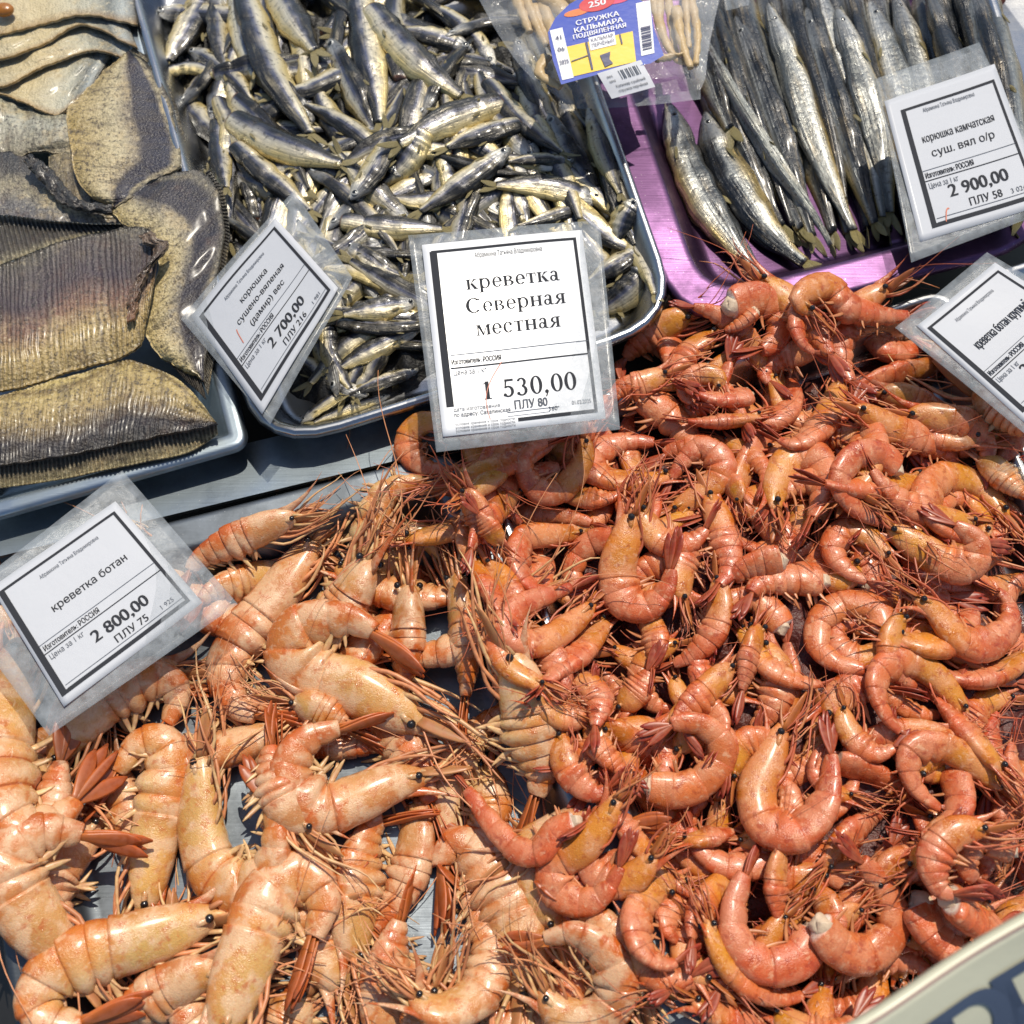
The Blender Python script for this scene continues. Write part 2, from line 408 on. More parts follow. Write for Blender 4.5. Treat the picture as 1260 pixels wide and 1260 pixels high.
PINK = dict(cara=(.61, .225, .022), abd=(.60, .142, .040), edge=(.48, .050, .012), belly=(.60, .19, .06), tail=(.36, .030, .018), seg=.5,
            limb=(.52, .12, .05), straw=(.62, .24, .09), mat='shrimp')
PALE = dict(cara=(.61, .31, .095), abd=(.61, .205, .045), edge=(.46, .065, .006), belly=(.66, .36, .13), tail=(.50, .085, .012), seg=.85,
            limb=(.66, .28, .12), straw=(.74, .48, .22), mat='botan')
SH_N = [0]
def shrimp(px, wpx, kind=PINK, label='', group=None, tw=None, side=None, nlegs=8, npleo=5, feel=2, headless=False, sink=.35, seed=None, cat='shrimp', name='shrimp', lift=0.0, hue=None):
    SH_N[0] += 1
    seed = SH_N[0] * 17 + 3 if seed is None else seed
    r = np.random.RandomState(seed)
    n = 90
    W, R, nrm = lay(px, wpx, n, sink, lift=lift)
    k = curl(W)
    if side is None: side = -1 if k > 0 else 1
    if tw is None: tw = r.uniform(0, 28) if abs(k) > .9 else r.uniform(12, 50)
    if headless: W = W
    tw = math.radians(tw)
    L = np.linalg.norm(np.diff(W, axis=0), axis=1).sum()
    Tn = unit(np.gradient(W, axis=0))
    N = unit(np.cross(nrm, Tn))
    Dn = math.cos(tw) * side * N + math.sin(tw) * nrm
    Dn = unit(Dn - Tn * (Dn * Tn).sum(1, keepdims=True)); Sn = np.cross(Tn, Dn)
    S0 = np.linspace(0, 1, n)
    def at(A, s): return np.stack([np.interp(s, S0, A[:, i]) for i in range(3)], -1)
    # rings
    ss, mu, ed, lobe = [], [], [], []
    c1 = .38
    if not headless:
        for s in (0, .012, .03, .055, .085, .12, .16, .2, .24, .28, .315, .345, .368, .378):
            ss.append(s); mu.append(1.0 if s < .36 else 1.035); ed.append(.0 if s < .35 else .7); lobe.append(.5 if s < .33 else .2)
        a0 = c1
    else:
        ss += [0, .01]; mu += [.55, .9]; ed += [0, 0]; lobe += [0, 0]; a0 = .02
    end = .87
    wts = np.array([.85, 1.15, 1.1, 1.0, .85, 1.05]); bd = a0 + (end - a0) * np.concatenate([[0], np.cumsum(wts) / wts.sum()])
    sc_ = 1.0 if kind is PINK else 1.7
    for i in range(6):
        for f, m_, e_ in ((.0, .968, .8), (.05, .975, .1), (.25, .995, 0), (.5, 1.005, 0), (.74, 1.012, 0), (.93, 1.016, .3), (.985, 1.012, 1.0)):
            ss.append(bd[i] + f * (bd[i + 1] - bd[i])); mu.append((1 + (m_ - 1) * sc_) * (1.03 if i == 1 else 1)); ed.append(e_); lobe.append(math.sin(math.pi * min(1, f + .02)) * (1.5 if i == 1 else 1))
    ss.append(end); mu.append(.8); ed.append(.5); lobe.append(0)
    lobe = np.array(lobe)[:, None]
    ss, mu, ed = map(np.array, (ss, mu, ed))
    if headless: prof = np.interp(ss, [0, .02, .1, .35, .6, .8, end], [.6, .9, 1.02, .98, .8, .58, .42])
    else: prof = np.interp(ss, [0, .012, .05, .12, .22, .36, .47, .62, .78, end], [.05, .26, .50, .72, .90, 1.0, 1.03, .84, .52, .32])
    m = 18; nr = len(ss)
    C, T, D, S = at(W, ss), unit(at(Tn, ss)), unit(at(Dn, ss)), unit(at(Sn, ss))
    a = np.arange(m) / m * 2 * np.pi
    ca, sa = np.cos(a), np.sin(a)
    rd = R * prof * mu
    lump = 1 + (.055 if kind is PINK else .03) * noise2(seed, nr, m, 6) + .006 * r.randn(nr, m)
    dx = np.where(ca > 0, ca, ca * .84)[None, :] * rd[:, None] * lump
    dy = np.sign(sa) * np.abs(sa) ** .9 * ((.58 if kind is PINK else .66) * rd)[:, None] * lump
    dx = dx + (np.clip(ca - .8, 0, 1) * .5)[None] * rd[:, None] * np.clip(1 - ss / .34, 0, 1)[:, None]
    lm = np.clip(.55 - ca, 0, 1)[None] * (ss > .3)[:, None]
    dy = dy * (1 + .16 * (lobe - .45) * lm); dx = dx * (1 + .18 * (lobe - .45) * lm)
    V = C[:, None] + dx[..., None] * D[:, None] + dy[..., None] * S[:, None]
    # colour
    hue = r.uniform(-1.3, 1.5) if hue is None else hue
    gold = np.array(kind['cara']); ab = np.array(kind['abd'])
    wc = np.clip((ss - .30) / .14, 0, 1)[:, None, None] if not headless else np.ones((nr, 1, 1))
    col = gold * (1 - wc) + ab * wc
    col = col * np.ones((nr, m, 1))
    tt = np.clip((ss - .6) / .3, 0, 1)[:, None, None]
    col = col * (1 - .45 * tt) + np.array(kind['tail']) * .45 * tt
    be = np.clip(-ca, 0, 1)[None, :, None] * .6
    col = col * (1 - be) + np.array(kind['belly']) * be
    e = (ed[:, None] * (.55 + .45 * np.clip(noise2(seed + 5, nr, m), -1, 1)))[..., None] * kind['seg']
    col = col * (1 - e) + np.array(kind['edge']) * e
    if kind is PALE:
        pl = (lobe * lm * np.clip(1.1 - ss, 0, 1)[:, None])[..., None] * .62; pl = np.clip(pl, 0, .75)
        col = col * (1 - pl) + np.array((.74, .53, .30)) * pl
    dm = (np.clip(ca, 0, 1) ** 3)[None, :, None] * (.35 if kind is PINK else .55)
    col = col * (1 - dm) + np.array(kind['edge']) * dm
    wob = .5 + .5 * noise2(seed + 9, nr, m, 5)[..., None]
    col = col * (.82 + .36 * wob) * np.array([1 + .04 * hue, 1 + .16 * hue, 1 + .10 * hue])
    if headless: col[:2] = (.80, .70, .58)
    Vc = np.concatenate([np.repeat(C[:1] - T[:1] * R * .04, m, 0)[None], V, np.repeat(C[-1:], m, 0)[None]])
    cc = np.concatenate([col[:1], col, col[-1:]]); 
    root_z = C[:, 2].min() - R * .8
    base = np.array([C[nr // 2, 0], C[nr // 2, 1], root_z])
    t = thing(name, base, label, cat, group)
    mb = MB(); mb.add(Vc.reshape(-1, 3), grid_faces(nr + 2, m), cc.reshape(-1, 3))
    if not headless:                       # rostrum, part of the same shell
        f = np.linspace(0, 1, 6)[:, None]
        b0 = C[5] + D[5] * rd[5] * .62; up = r.uniform(.15, .5)
        pts = b0 + (-T[0] * f * 1.0 + D[0] * (f * .02 + up * f * f)) * R * r.uniform(2.0, 3.0)
        v, fc = tube(pts, R * .30 * (1 - .97 * f[:, 0]) ** 1.5, R * .10 * (1 - .9 * f[:, 0]), D[0], 8)
        mb.add(v, fc, np.array(kind['edge']) * .8 + np.array(kind['cara']) * .2)
    if not headless:
        for sg in (1, -1):                 # eye stalks
            v, fc = tube(np.stack([C[5] + S[5] * sg * rd[5] * .2, C[4] + S[4] * sg * R * .3 + D[4] * R * .05, C[3] + D[3] * R * .08 + S[3] * sg * R * .42 - T[3] * R * .10]), R * np.array([.16, .13, .12]), m=6)
            mb.add(v, fc, np.array(kind['cara']) * .8)
    mb.build('body', M[kind['mat']], t)
    # tail fan
    te, de, se = T[-1], D[-1], S[-1]
    ph = math.radians(r.uniform(25, 85)); Wd = unit(se * math.cos(ph) + de * math.sin(ph)); Nd = np.cross(te, Wd)
    sp = r.uniform(.12, .5)
    mb = MB()
    for q, (an, ln, wd) in enumerate(((0, .95, .16), (-20, 1.0, .24), (20, 1.0, .24), (-42, .85, .25), (42, .85, .25))):
        an = math.radians(an * sp + r.uniform(-4, 4)); f = np.linspace(0, 1, 8)[:, None]
        d = te * math.cos(an) + Wd * math.sin(an)
        pts = C[-1] - te * R * .1 + d * f * ln * R * 2.1 + Nd * (.14 * R * (q % 3 - 1) + .3 * R * f * f * r.uniform(-.6, .6))
        wf = np.array([.45, .6, .8, .95, 1.0, .92, .68, .15]) * wd * R * (.9 if kind is PINK else 1.0)
        v, fc = tube(pts, wf, R * .045, unit(np.cross(Nd, d)), 8)
        g = np.linspace(0, 1, 10).repeat(8)[:, None]
        mb.add(v, fc, (np.array(kind['abd']) * (1 - g ** .6) + np.array(kind['tail']) * g ** .6) * (.8 + .25 * np.cos(np.tile(np.arange(8) / 8 * 6.283 * 2, 10)))[:, None])
    mb.build('tail_fan', M['limb'], t)
    if not headless:
        dfl = [1, -1] if tw < 1.0 else [1, -1]
        for sg in dfl:
            c = C[3] + D[3] * R * .10 + S[3] * sg * R * .44 - T[3] * R * .12
            v, fc = ball(c, R * (.17 if kind is PINK else .14), 12, 9, (1, 1, .85))
            mesh_obj('eye', v, fc, M['eye'], t)
        th = unit(at(Tn, np.array([.1]))[0]); dh = unit(at(Dn, np.array([.1]))[0]); sh = np.cross(th, dh)
        for i in range(nlegs):
            s = .06 + .28 * (i // 2) / max(1, nlegs // 2)
            c = at(W, np.array([s]))[0]; rr = np.interp(s, ss, rd)
            sg = 1 if i % 2 else -1
            b0 = c - dh * rr * .62 + sh * sg * rr * .30
            fw = r.uniform(.75, 1.15); dn = r.uniform(.05, .45)
            ln = R * (r.uniform(1.5, 2.7) if kind is PINK else r.uniform(1.9, 3.2)) * (1.1 - s)
            d1 = unit(-th * (fw + .3) - dh * (dn + .15) + sh * sg * r.uniform(0, .3)); d2 = unit(-th * (fw + .3) - dh * (dn - .35 + r.uniform(-.25, .25)) + sh * sg * r.uniform(-.1, .3) + UP * r.uniform(-.1, .15))
            ctrl = np.array([b0, b0 + d1 * ln * .42, b0 + d1 * ln * .42 + d2 * ln * .65])
            ctrl = np.concatenate([ctrl, [ctrl[2] + unit(d2 * .8 - d1 * .1 + r.uniform(-.55, .55, 3)) * ln * .4]])
            pts = smooth_line(ctrl, 10); wd = R * (.068 if kind is PINK else .066)
            v, fc = tube(pts, wd * np.array([1.2, 1.1, 1.0, 1, 1.05, .9, .75, .6, .45, .25]), m=6)
            mesh_obj('leg', v, fc, M['limb'], t, np.ones((len(v), 3)) * (np.array(kind['limb']) * (.75 + .5 * r.rand()) if i % 3 else np.array(kind['straw']) * (.8 + .3 * r.rand())))
        for sg in (1, -1):                 # blades below the eyes
            f = np.linspace(0, 1, 7)[:, None]; b0 = C[2] - D[2] * R * .12 + S[2] * sg * R * .16
            q = r.uniform(-.15, .2)
            pts = b0 + (-T[0] * f + S[0] * sg * f * .14 - D[0] * f * q) * R * r.uniform(1.5, 2.0)
            v, fc = tube(pts, R * .24 * np.array([.9, 1, 1, .95, .8, .55, .15]), R * .05, unit(D[0] + S[0] * sg * .5), 8)
            mesh_obj('antennal_scale', v, fc, M['limb'], t, (np.array(kind['cara']) * .5 + np.array(kind['limb']) * .5) * (.8 + .25 * np.cos(np.tile(np.arange(8) / 8 * 12.57, 9)))[:, None])
        for i in range(4 if feel > 2 else 2):   # stiff straws between them
            f = np.linspace(0, 1, 9)[:, None]; b0 = C[2] - D[2] * R * r.uniform(-.1, .2) + S[2] * R * r.uniform(-.2, .2)
            pts = b0 + (-T[0] * f + D[0] * (r.uniform(-.6, .4) * f * f + .12 * np.sin(f * 4 + i)) + S[0] * r.uniform(-.35, .35) * f) * R * r.uniform(1.7, 3.3)
            v, fc = tube(pts, R * .062 * np.array([1.5, 1.4, 1.2, .9, .8, .7, .6, .45, .25]), m=6)
            mesh_obj('antennule', v, fc, M['limb'], t, np.array(kind['limb'] if i % 2 else kind['straw']) * (.8 + .35 * r.rand()))
        for i in range(feel):              # long thin feelers
            sg = 1 if i % 2 else -1
            f = np.linspace(0, 1, 16)[:, None]; b0 = C[2] - D[2] * R * .1 + S[2] * sg * R * .15
            ln = R * r.uniform(2.5, 6.0); q1, q2 = r.uniform(-.9, .9), r.uniform(-.5, .5)
            pts = b0 + (-T[0] * f + N[0] * q1 * f * f + N[0] * q2 * np.sin(f * 5) * .25) * ln + nrm * (np.sin(f * 2.6) * r.uniform(.05, .7) * R)
            v, fc = tube(pts, R * .032 * (1.15 - .85 * f[:, 0]), m=5)
            mesh_obj('antenna', v, fc, M['limb'], t, np.array(kind['limb']) * 1.1)
    for i in range(npleo):
        s = bd[i] + .45 * (bd[i + 1] - bd[i])
        c, tt_, dd, s_ = (at(A, np.array([s]))[0] for A in (W, Tn, Dn, Sn)); rr = np.interp(s, ss, rd)
        f = np.linspace(0, 1, 6)[:, None]; an = r.uniform(-.2, .7)
        for sg in ((1, -1, .4) if kind is PALE else (1, -.5)):
            b0 = c - dd * rr * .60 + s_ * rr * .30 * sg + tt_ * rr * r.uniform(-.25, .25)
            ln = rr * r.uniform(.7, 1.35); a_ = an + r.uniform(-.35, .35)
            pts = b0 + (-dd * f * (1 - .2 * f) - tt_ * f * a_ + s_ * sg * .2 * f * f) * ln
            v, fc = tube(pts, rr * .105 * np.array([.7, 1, 1, .85, .6, .2]), rr * .035, tt_, 6)
            mesh_obj('swimmeret', v, fc, M['limb'], t, np.array(kind['straw']) * (.7 + .4 * r.rand()))
    if headless:
        v, fc = ball(C[0] + T[0] * R * .12, R * .45, 16, 12)
        v = v + .16 * R * np.sin((v - C[0]) / R * 7 + seed) * np.cos((v - C[0])[:, ::-1] / R * 6 + seed)
        mesh_obj('flesh', v, fc, M['meat'], t)
    stamp(C[::3], rd[::3] * .8)
    return t

FISH_N = [0]
def fish(px, wpx, kind='smelt', label='', group=None, tw=None, side=None, head=True, sink=.3, seed=None, tone=None, belly=None, silver=0, lift=0.0, thick=.52, name=None, cat='fish'):
    FISH_N[0] += 1
    seed = FISH_N[0] * 23 + 5 if seed is None else seed
    r = np.random.RandomState(seed)
    n = 80
    W, R, nrm = lay(px, wpx, n, sink, .45, .5, lift)
    side = side or (1 if r.rand() < .5 else -1)
    tw = math.radians(r.uniform(-15, 50) if tw is None else tw)
    Tn = unit(np.gradient(W, axis=0)); N = unit(np.cross(nrm, Tn))
    Dn = math.cos(tw) * side * N + math.sin(tw) * nrm
    Dn = unit(Dn - Tn * (Dn * Tn).sum(1, keepdims=True)); Sn = np.cross(Tn, Dn)
    vis = np.sign((Sn * nrm).sum())          # which flank looks up
    nr, m = 52, 22
    idx = np.linspace(0, .9 * (n - 1), nr); S0 = np.arange(n)
    def at(A, s): return np.stack([np.interp(s, S0, A[:, i]) for i in range(3)], -1)
    C, T, D, S = at(W, idx), unit(at(Tn, idx)), unit(at(Dn, idx)), unit(at(Sn, idx))
    s = idx / (n - 1)
    big = kind == 'big_smelt'
    prof = np.interp(s, [0, .02, .06, .13, .22, .38, .55, .72, .82, .9], [.10, .26, .46, .68, .84, 1.0, .95, .62, .36, .27] if head else [.55, .72, .8, .86, .92, 1.0, .97, .66, .40, .30])
    a = np.arange(m) / m * 2 * np.pi; ca, sa = np.cos(a), np.sin(a)
    dry = .11 if big else .10
    wr = 1 + dry * noise2(seed, nr, m, 5) + (dry * .9 * np.sin(5 * a + 3 * np.sin(s * 4 + seed)[:, None]) * np.clip(s * 4, 0, 1)[:, None] * .6)
    cre = np.clip(np.sin((4 if big else 3) * a[None] + 2.2 * np.sin(s * 5 + seed)[:, None] + seed), 0, 1) ** 3
    wr = wr - (.13 if big else .09) * cre * np.clip((s - .12) * 8, 0, 1)[:, None]
    gill = 1 + .07 * np.exp(-((s - .17) / .04) ** 2) - .12 * np.exp(-((s - .205) / .012) ** 2)
    rd = R * prof
    dx = ca[None] * rd[:, None] * wr * gill[:, None]
    dy = np.sign(sa) * np.abs(sa) ** 1.05 * (thick * rd)[:, None] * wr * gill[:, None]
    V = C[:, None] + dx[..., None] * D[:, None] + dy[..., None] * S[:, None]
    tone = r.uniform(-.5, .5) if tone is None else tone
    sh = (ca[None] + .18 * noise2(seed + 3, nr, m, 4))[..., None]
    def g(lo, hi): return np.clip((sh - lo) / (hi - lo), 0, 1)
    if big:
        back, flank, low, bel = np.array([(.006, .009, .013), (.022, .03, .04), (.30, .31, .29), (.36, .26, .08)])
    else:
        back, flank, low, bel = np.array([(.010, .009, .007), (.085, .095, .15), (.62, .56, .42), (.56, .44, .18)])
    if silver: back = back * (1 - silver) + np.array((.22, .23, .21)) * silver; flank = flank * (1 - silver) + np.array((.42, .43, .40)) * silver; low = low * (1 - silver) + np.array((.60, .59, .53)) * silver
    if belly is not None: bel = np.array(belly); low = .5 * low + .5 * bel
    col = bel + (low - bel) * g(-.75, -.25); col = col + (flank - col) * g(-.1, .12); col = col + (back - col) * g(.12, .42)
    hd = np.clip((.2 - s) / .05, 0, 1)[:, None, None] * (1 if head else 0)
    hq = .5 if big else .7
    col = col * (1 - hq * hd) + hq * hd * (np.array((.62, .62, .60)) * (.35 + .65 * np.clip(.5 - sh * .6, 0, 1)))
    col = col * (1 + .35 * tone)
    V2 = np.concatenate([np.repeat(C[:1], m, 0)[None], V, np.repeat(C[-1:], m, 0)[None]])
    c2 = np.concatenate([col[:1], col, col[-1:]])
    if not head: c2[:2] = (.25, .10, .05)
    uv = np.stack([np.broadcast_to(np.concatenate([[0], s, [.9]])[:, None], (nr + 2, m)), np.broadcast_to((np.abs(a - np.pi) / np.pi)[None], (nr + 2, m)), np.full((nr + 2, m), (seed % 97) * 1.7)], -1)
    base = np.array([C[nr // 2, 0], C[nr // 2, 1], C[:, 2].min() - R * .5])
    t = thing(name or ('dried_smelt' if big else 'small_dried_fish'), base, label, cat, group)
    mb = MB(); mb.add(V2.reshape(-1, 3), grid_faces(nr + 2, m), c2.reshape(-1, 3), uv.reshape(-1, 3))
    mb.build('body', M[kind], t)
    fc_ = np.array((.36, .30, .12) if big else (.36, .30, .14)) * (1 + .3 * tone)
    def leaf(b0, d, wdir, ln, wd, prof=(.45, .8, 1, 1, .9, .7, .35), nm='fin', bend=0.0):
        f = np.linspace(0, 1, 7)[:, None]
        pts = b0 + d * f * ln + np.cross(d, wdir) * bend * f * f * ln
        v, fcs = tube(pts, np.array(prof) * wd, R * .018, wdir, 8)
        u = np.zeros((len(v), 3)); u[:, 0] = np.linspace(0, 1, 9).repeat(8); u[:, 1] = np.tile(np.cos(np.arange(8) / 8 * 6.283), 9); u[:, 2] = seed % 13
        return v, fcs, u
    mb = MB()
    for sg in (1, -1):
        an = math.radians(r.uniform(8, 20)); d = T[-1] * math.cos(an) + D[-1] * math.sin(an) * sg
        v, f_, u = leaf(C[-1] - T[-1] * R * .15, d, unit(np.cross(S[-1], d)), R * r.uniform(1.2, 1.7), R * .22, (.7, .85, 1.0, 1.0, .9, .6, .25), bend=r.uniform(-.3, .3))
        mb.add(v, f_, fc_, u)
    mb.build('tail_fin', M['fin'], t)
    i = int(nr * .52)
    v, f_, u = leaf(C[i] + D[i] * rd[i] * .9, unit(T[i] * .9 + D[i] * .35), unit(T[i] * -.3 + D[i]), R * .8, R * .11)
    mesh_obj('dorsal_fin', v, f_, M['fin'], t, fc_, u)
    i = int(nr * .25)
    v, f_, u = leaf(C[i] + vis * S[i] * rd[i] * thick * .95 - D[i] * rd[i] * .35, unit(T[i] - D[i] * .25 + vis * S[i] * .12), unit(D[i] + T[i] * .2), R * (.85 if big else .6), R * .09)
    mesh_obj('pectoral_fin', v, f_, M['fin'], t, fc_ * .8, u)
    if head:
        i = int(nr * .085)
        for sg in (1, -1):
            c = C[i] + S[i] * sg * rd[i] * thick * .82 + D[i] * rd[i] * .15
            er = R * (.19 if big else .26); v, f_ = ball(np.zeros(3), er, 14, 11)
            z = v[:, 2] / er
            cc = np.where((z > .72)[:, None], (.01, .01, .01), np.where((z > .2)[:, None], (.60, .60, .55), (.12, .11, .10)))
            v = v[:, :1] * D[i] + v[:, 1:2] * T[i] + v[:, 2:] * .6 * S[i] * sg + c
            mesh_obj('eye', v, f_, M['fish_eye'], t, cc)
        i = int(nr * .04)
        f = np.linspace(0, 1, 6)[:, None]      # lower jaw, a little open
        pts = C[int(nr * .16)] - D[int(nr * .16)] * rd[int(nr * .16)] * .55 + (C[0] - D[0] * R * .22 - C[int(nr * .16)] + D[int(nr * .16)] * rd[int(nr * .16)] * .55) * f * 1.02
        v, f_ = tube(pts, R * np.array([.16, .17, .15, .13, .1, .05]), R * .12, D[0], 8)
        mesh_obj('lower_jaw', v, f_, M[kind], t, (.30, .27, .2), np.zeros((len(v), 3)))
    stamp(C[::3], rd[::3] * thick)
    return t
M['fish_eye'] = None
def _fe():
    t = NT('fish_eye'); t.set(Base_Color=t.attr('Col').outputs['Color'], Roughness=.12, Specular_IOR_Level=.8); return t.m
M['fish_eye'] = _fe()

# ------------------------------------------------------------------ trays
def tray_loop(q, inset, rad, k=7):
    """rounded quadrilateral (plan view), pulled in by inset"""
    q = np.asarray(q)[:, :2]; n = len(q)
    area = sum(q[i][0] * q[(i + 1) % n][1] - q[(i + 1) % n][0] * q[i][1] for i in range(n))
    if area < 0: q = q[::-1]
    ln = []
    for i in range(n):
        d = unit(q[(i + 1) % n] - q[i]); ln.append((q[i] + np.array([-d[1], d[0]]) * inset, d))
    c = []
    for i in range(n):
        (p, d), (s, e) = ln[i - 1], ln[i]
        t = np.linalg.solve(np.array([d, -e]).T, s - p); c.append(p + d * t[0])
    out = []
    rad = max(rad - inset, .002)
    for i in range(n):
        a, b = unit(c[i - 1] - c[i]), unit(c[(i + 1) % n] - c[i])
        f = np.linspace(0, 1, k)[:, None]; p0, p2 = c[i] + a * rad, c[i] + b * rad
        out.append((1 - f) ** 2 * p0 + 2 * f * (1 - f) * c[i] + f * f * p2)
    out = np.concatenate(out)
    return out
def tray(quad_px, zrim, depth, flange, rad, mat, label, lip=.004, name='serving_tray', slope=.012, group='steel trays of the fish stall'):
    q = P(np.array(quad_px)[:, 0], np.array(quad_px)[:, 1], zrim)
    prof = [(-.0015, zrim - lip), (0, zrim - .0012), (.0015, zrim), (min(.004, flange * .4), zrim), (max(flange - .004, flange * .6), zrim), (flange - .001, zrim), (flange + .0005, zrim - .001), (flange + .0025, zrim - .004), (flange + .004, zrim - .006),
            (flange + slope, zrim - depth + .005), (flange + slope + .003, zrim - depth + .001), (flange + slope + .008, zrim - depth)]
    loops = [np.concatenate([tray_loop(q, i, rad), np.full((28, 1), z)], 1) for i, z in prof]
    n = len(loops[0])
    V = np.concatenate(loops); F = [tuple(f) for f in grid_faces(len(loops), n)]
    F.append(tuple(range((len(loops) - 1) * n, len(loops) * n)))
    c = V.mean(0); base = np.array([c[0], c[1], zrim - depth])
    o = mesh_obj(name, V, F, mat, None, base=base)
    md = o.modifiers.new('thickness', 'SOLIDIFY'); md.thickness = .0008; md.offset = -1
    tag(o, label, 'tray', group)
    fl = tray_loop(q, flange + slope, rad)
    rim = poly_dist(tray_loop(q, 0, rad), GXX, GYY)
    H[:] = np.where(rim > 0, np.maximum(H, zrim - depth * np.clip((rim - flange) / slope, 0, 1)), H)
    return fl
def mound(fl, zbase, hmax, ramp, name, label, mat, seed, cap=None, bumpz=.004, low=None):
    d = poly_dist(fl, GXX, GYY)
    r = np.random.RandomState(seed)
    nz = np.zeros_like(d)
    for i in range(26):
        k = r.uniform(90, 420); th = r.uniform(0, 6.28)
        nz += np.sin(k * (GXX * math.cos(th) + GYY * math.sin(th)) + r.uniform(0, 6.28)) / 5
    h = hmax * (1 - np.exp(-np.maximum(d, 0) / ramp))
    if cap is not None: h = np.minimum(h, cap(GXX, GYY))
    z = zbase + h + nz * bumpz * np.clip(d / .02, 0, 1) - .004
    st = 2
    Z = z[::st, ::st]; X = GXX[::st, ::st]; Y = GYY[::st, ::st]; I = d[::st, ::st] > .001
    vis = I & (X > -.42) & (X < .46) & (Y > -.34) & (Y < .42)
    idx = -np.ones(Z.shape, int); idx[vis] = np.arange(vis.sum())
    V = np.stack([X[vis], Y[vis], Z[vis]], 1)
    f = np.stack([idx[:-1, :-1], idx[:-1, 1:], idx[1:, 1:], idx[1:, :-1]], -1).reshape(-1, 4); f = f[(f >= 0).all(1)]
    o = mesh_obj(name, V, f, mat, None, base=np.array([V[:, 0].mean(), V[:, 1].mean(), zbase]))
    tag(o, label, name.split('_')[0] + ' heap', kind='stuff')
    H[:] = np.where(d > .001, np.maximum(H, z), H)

# ------------------------------------------------------------------ printed tags
TXT = {}
def text2d(body, bold=0.0, cond=1.0):
    key = (body, bold)
    if key not in TXT:
        c = bpy.data.curves.new('lettering', 'FONT'); c.body = body; c.resolution_u = 3; c.fill_mode = 'NONE'
        o = bpy.data.objects.new('lettering', c); COL.objects.link(o)
        bpy.context.view_layer.update()
        me = o.evaluated_get(bpy.context.evaluated_depsgraph_get()).to_mesh()
        v = np.array([x.co[:2] for x in me.vertices]); nb = {}
        for e in me.edges:
            p, q = e.vertices; nb.setdefault(p, []).append(q); nb.setdefault(q, []).append(p)
        bpy.data.objects.remove(o); bpy.data.curves.remove(c)
        loops, seen = [], set()
        for s0 in sorted(nb):
            if s0 in seen: continue
            lp, cur, prev = [], s0, None
            while cur not in seen:
                seen.add(cur); lp.append(cur)
                nx = [k for k in nb[cur] if k != prev and k not in seen]
                if not nx: break
                # walk in the order the outline was stored
                prev, cur = cur, (min(nx) if prev is None else nx[0])
            if len(lp) > 2: loops.append(lp)
        def area(lp):
            p = v[lp]; x, y = p[:, 0], p[:, 1]
            return .5 * float(np.sum(x * np.roll(y, -1) - y * np.roll(x, -1)))
        ar = [area(l) for l in loops]; f = []; own = {}
        for n_, l in enumerate(loops):     # a loop turning the other way inside a larger one is a hole of it
            box = [k for k in range(len(loops)) if k != n_ and abs(ar[k]) > abs(ar[n_]) and ar[k] * ar[n_] < 0 and poly_dist(v[loops[k]], v[l][:1, 0], v[l][:1, 1])[0] > 0]
            if box: own[n_] = min(box, key=lambda k: abs(ar[k]))
        for n_, l in enumerate(loops):
            if n_ in own: continue
            hol = [loops[k] for k in own if own[k] == n_]
            allv = l + [k for h in hol for k in h]
            tri = tessellate_polygon([[Vector((*v[k], 0)) for k in part] for part in [l] + hol])
            f += [[allv[k] for k in t_] for t_ in tri]
        v[:, 0] -= v[:, 0].min()
        TXT[key] = (v, f)
    return TXT[key]
class Sheet:
    """a sheet of paper through four world corners TL TR BR BL with a gentle curl; (u right, v down) in 0..1"""
    def __init__(s, corners, curlz, seed):
        s.c = np.asarray(corners); s.k = curlz
        s.n = unit(np.cross(s.c[3] - s.c[0], s.c[1] - s.c[0])); s.n = s.n if s.n[2] > 0 else -s.n
        s.p = seed
        s.w = (np.linalg.norm(s.c[1] - s.c[0]) + np.linalg.norm(s.c[2] - s.c[3])) / 2
        s.h = (np.linalg.norm(s.c[3] - s.c[0]) + np.linalg.norm(s.c[2] - s.c[1])) / 2
    def at(s, u, v, off=0.0):
        u = np.asarray(u, float)[..., None]; v = np.asarray(v, float)[..., None]
        p = s.c[0] * (1 - u) * (1 - v) + s.c[1] * u * (1 - v) + s.c[2] * u * v + s.c[3] * (1 - u) * v
        z = s.k * (np.sin(2.2 * u + 1.1 * v + s.p) + .5 * np.sin(4.1 * v - 2 * u + 2 * s.p) + .3 * np.sin(6.5 * u + s.p * 3))
        return p + s.n * (z + off)
    def patch(s, u0, v0, u1, v1, off, n=14):
        u, v = np.meshgrid(np.linspace(u0, u1, n), np.linspace(v0, v1, n))
        f = grid_faces(n, n, False)
        return s.at(u, v, off).reshape(-1, 3), f[:, ::-1]
